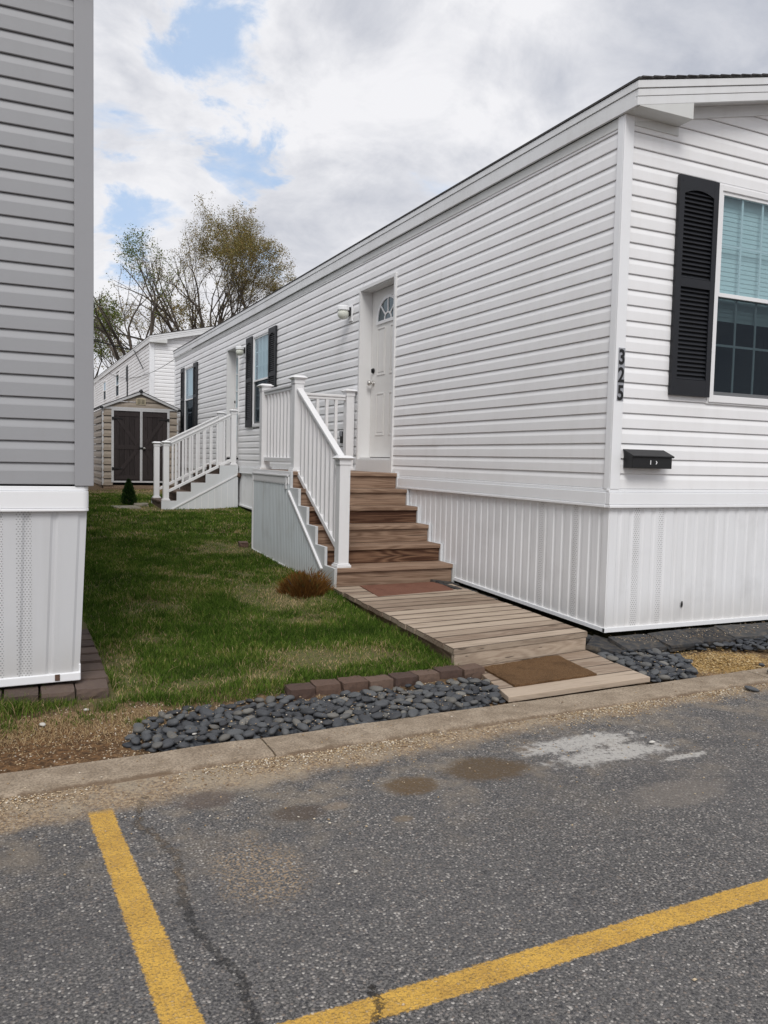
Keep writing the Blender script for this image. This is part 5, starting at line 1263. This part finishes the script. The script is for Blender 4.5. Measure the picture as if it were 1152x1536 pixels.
# ------------------------------------------------------------------ cables
def cable(pts, r_, label, sag=0., group=None):
    P_ = Vector(pts[0]); Q_ = Vector(pts[1]); L_ = []
    for i in range(15): t_ = i / 14; p = P_.lerp(Q_, t_); p.z -= sag * 4 * t_ * (1 - t_); L_.append(p)
    m = MB(); m.tube(L_, r_, 6); return tag(m.build('cable', 'wire', smooth=True), label, 'cable', group)
cable([(-6., 30., 7.25), (8., 31., 4.95)], .014, 'highest thin utility cable crossing in front of the trees', .15, 'utility cables in front of the trees')
cable([(-6., 30., 6.75), (8., 31., 4.55)], .030, 'thick black utility cable crossing in front of the trees', .25, 'utility cables in front of the trees')
cable([(-6., 30.5, 6.35), (8., 31.5, 5.35)], .012, 'lowest thin utility cable crossing in front of the trees', .2, 'utility cables in front of the trees')
cable([(-.02, 15.23, 3.37), (.0, 29.5, 4.35)], .006, 'thin sagging wire running from the white home roof corner to the farther home', .35)
cable([(-.05, 21.6, 4.28), (-.06, 19.7, 3.55)], .016, 'short black cable hanging down the side of the farther home', .0)

# ------------------------------------------------------------------ world, sun, camera
SUN_EL, SUN_AZ = R(48), R(205)        # azimuth measured clockwise from +Y
w = bpy.data.worlds.new('World'); S.world = w; w.use_nodes = True; n = NT('', w)
sky = n.node('ShaderNodeTexSky', sky_type='NISHITA'); sky.sun_disc = False; sky.sun_elevation = SUN_EL; sky.sun_rotation = SUN_AZ; sky.air_density = 1.; sky.dust_density = .6; sky.ozone_density = 1.2
g = n.node('ShaderNodeTexCoord').outputs['Generated']; x, y, z = n.sep(g)
den = n.M('ADD', n.M('MAXIMUM', z, 0.), .28); cp = n.com(n.M('DIVIDE', x, den), n.M('DIVIDE', y, den), 0.)
n1 = n.noise(cp, 2.6, 8, .62, .5); n2 = n.noise(n.V('ADD', cp, (7., 3., 0)), 1.9, 7, .58, .5); n3 = n.noise(n.V('ADD', cp, (1., 9., 0)), 5.2, 8, .62, .4)
blue = None
for d_, r0_, s_ in (((.2122, .886, .4123), .085, 1.), ((.1353, .9038, .4061), .06, .8), ((.1297, .9594, .2505), .07, .95), ((.254, .938, .236), .05, .6), ((.2317, .916, .3275), .045, .7), ((.1148, .9274, .3561), .05, .5), ((.175, .95, .258), .055, .85), ((-.6, .5, .5), .3, .8), ((.5, -.6, .5), .3, .7), ((-.3, -.7, .6), .2, .7)):
    dn_ = Vector(d_).normalized(); b = n.sm(n.M('ADD', n.V('DISTANCE', n.V('NORMALIZE', g), tuple(dn_)), n.M('MULTIPLY', n.M('SUBTRACT', n3, .5), .26)), r0_ * 1.15, 0., 0., s_)
    blue = b if blue is None else n.M('MAXIMUM', blue, b)
fac = n.sm(n.M('ADD', n.M('MULTIPLY', blue, .85), n.M('ADD', n.M('MULTIPLY', n.M('SUBTRACT', .52, n1), 2.6), n.M('MULTIPLY', n.M('SUBTRACT', .5, n3), 2.2))), .40, 1.25, 0., .72)
grey = n.sm(n2, .42, .60)
grey = n.M('MAXIMUM', n.M('MULTIPLY', grey, .62), n.M('MULTIPLY', n.sm(n.V('DISTANCE', n.V('NORMALIZE', g), tuple(Vector((.70, .56, .43)).normalized())), .30, .10), .9))
cl_ = n.mix(n.M('ADD', n.M('MULTIPLY', grey, .85), n.M('MULTIPLY', n.M('SUBTRACT', n3, .5), 1.5), clamp=True), (9.4, 9.4, 9.7), (4.9, 5.2, 6.0))
skyb = n.mix(.55, sky.outputs[0], (4.6, 7.6, 12.0))
cc = n.mix(fac, cl_, skyb)
bg = n.node('ShaderNodeBackground'); n.put(bg.inputs[0], cc); n.put(bg.inputs[1], .075); o = n.node('ShaderNodeOutputWorld'); n.t.links.new(bg.outputs[0], o.inputs[0])
ld = bpy.data.lights.new('Sun', 'SUN'); ld.energy = 1.5; ld.angle = R(24); ld.color = (1., .97, .93); so = bpy.data.objects.new('Sun', ld); COL.objects.link(so)
dv = Vector((math.sin(SUN_AZ) * math.cos(SUN_EL), math.cos(SUN_AZ) * math.cos(SUN_EL), math.sin(SUN_EL))); so.rotation_euler = dv.to_track_quat('Z', 'Y').to_euler(); so.location = (0, -5, 12)

cd = bpy.data.cameras.new('Camera'); cd.sensor_fit = 'HORIZONTAL'; cd.sensor_width = 36.; cd.lens = 36. * 1208.09 / 1152.; cd.clip_end = 2000.; cd.clip_start = .05
co = bpy.data.objects.new('Camera', cd); COL.objects.link(co)
rt = Vector((.90459855, -.42565122, .02285844)); up = Vector((.00710351, .0686706, .9976141)); fw = Vector((.42620536, .90227789, -.06514294))
M4 = Matrix(((rt.x, up.x, -fw.x, -3.66549816), (rt.y, up.y, -fw.y, -4.22256571), (rt.z, up.z, -fw.z, 1.12867384), (0, 0, 0, 1))); co.matrix_world = M4
S.camera = co
S.view_settings.view_transform = 'Standard'; S.view_settings.look = 'None'; S.view_settings.exposure = .35; S.view_settings.gamma = 1
S.render.engine = 'CYCLES'
for o in bpy.data.objects:
    if '_o' in o: del o['_o']
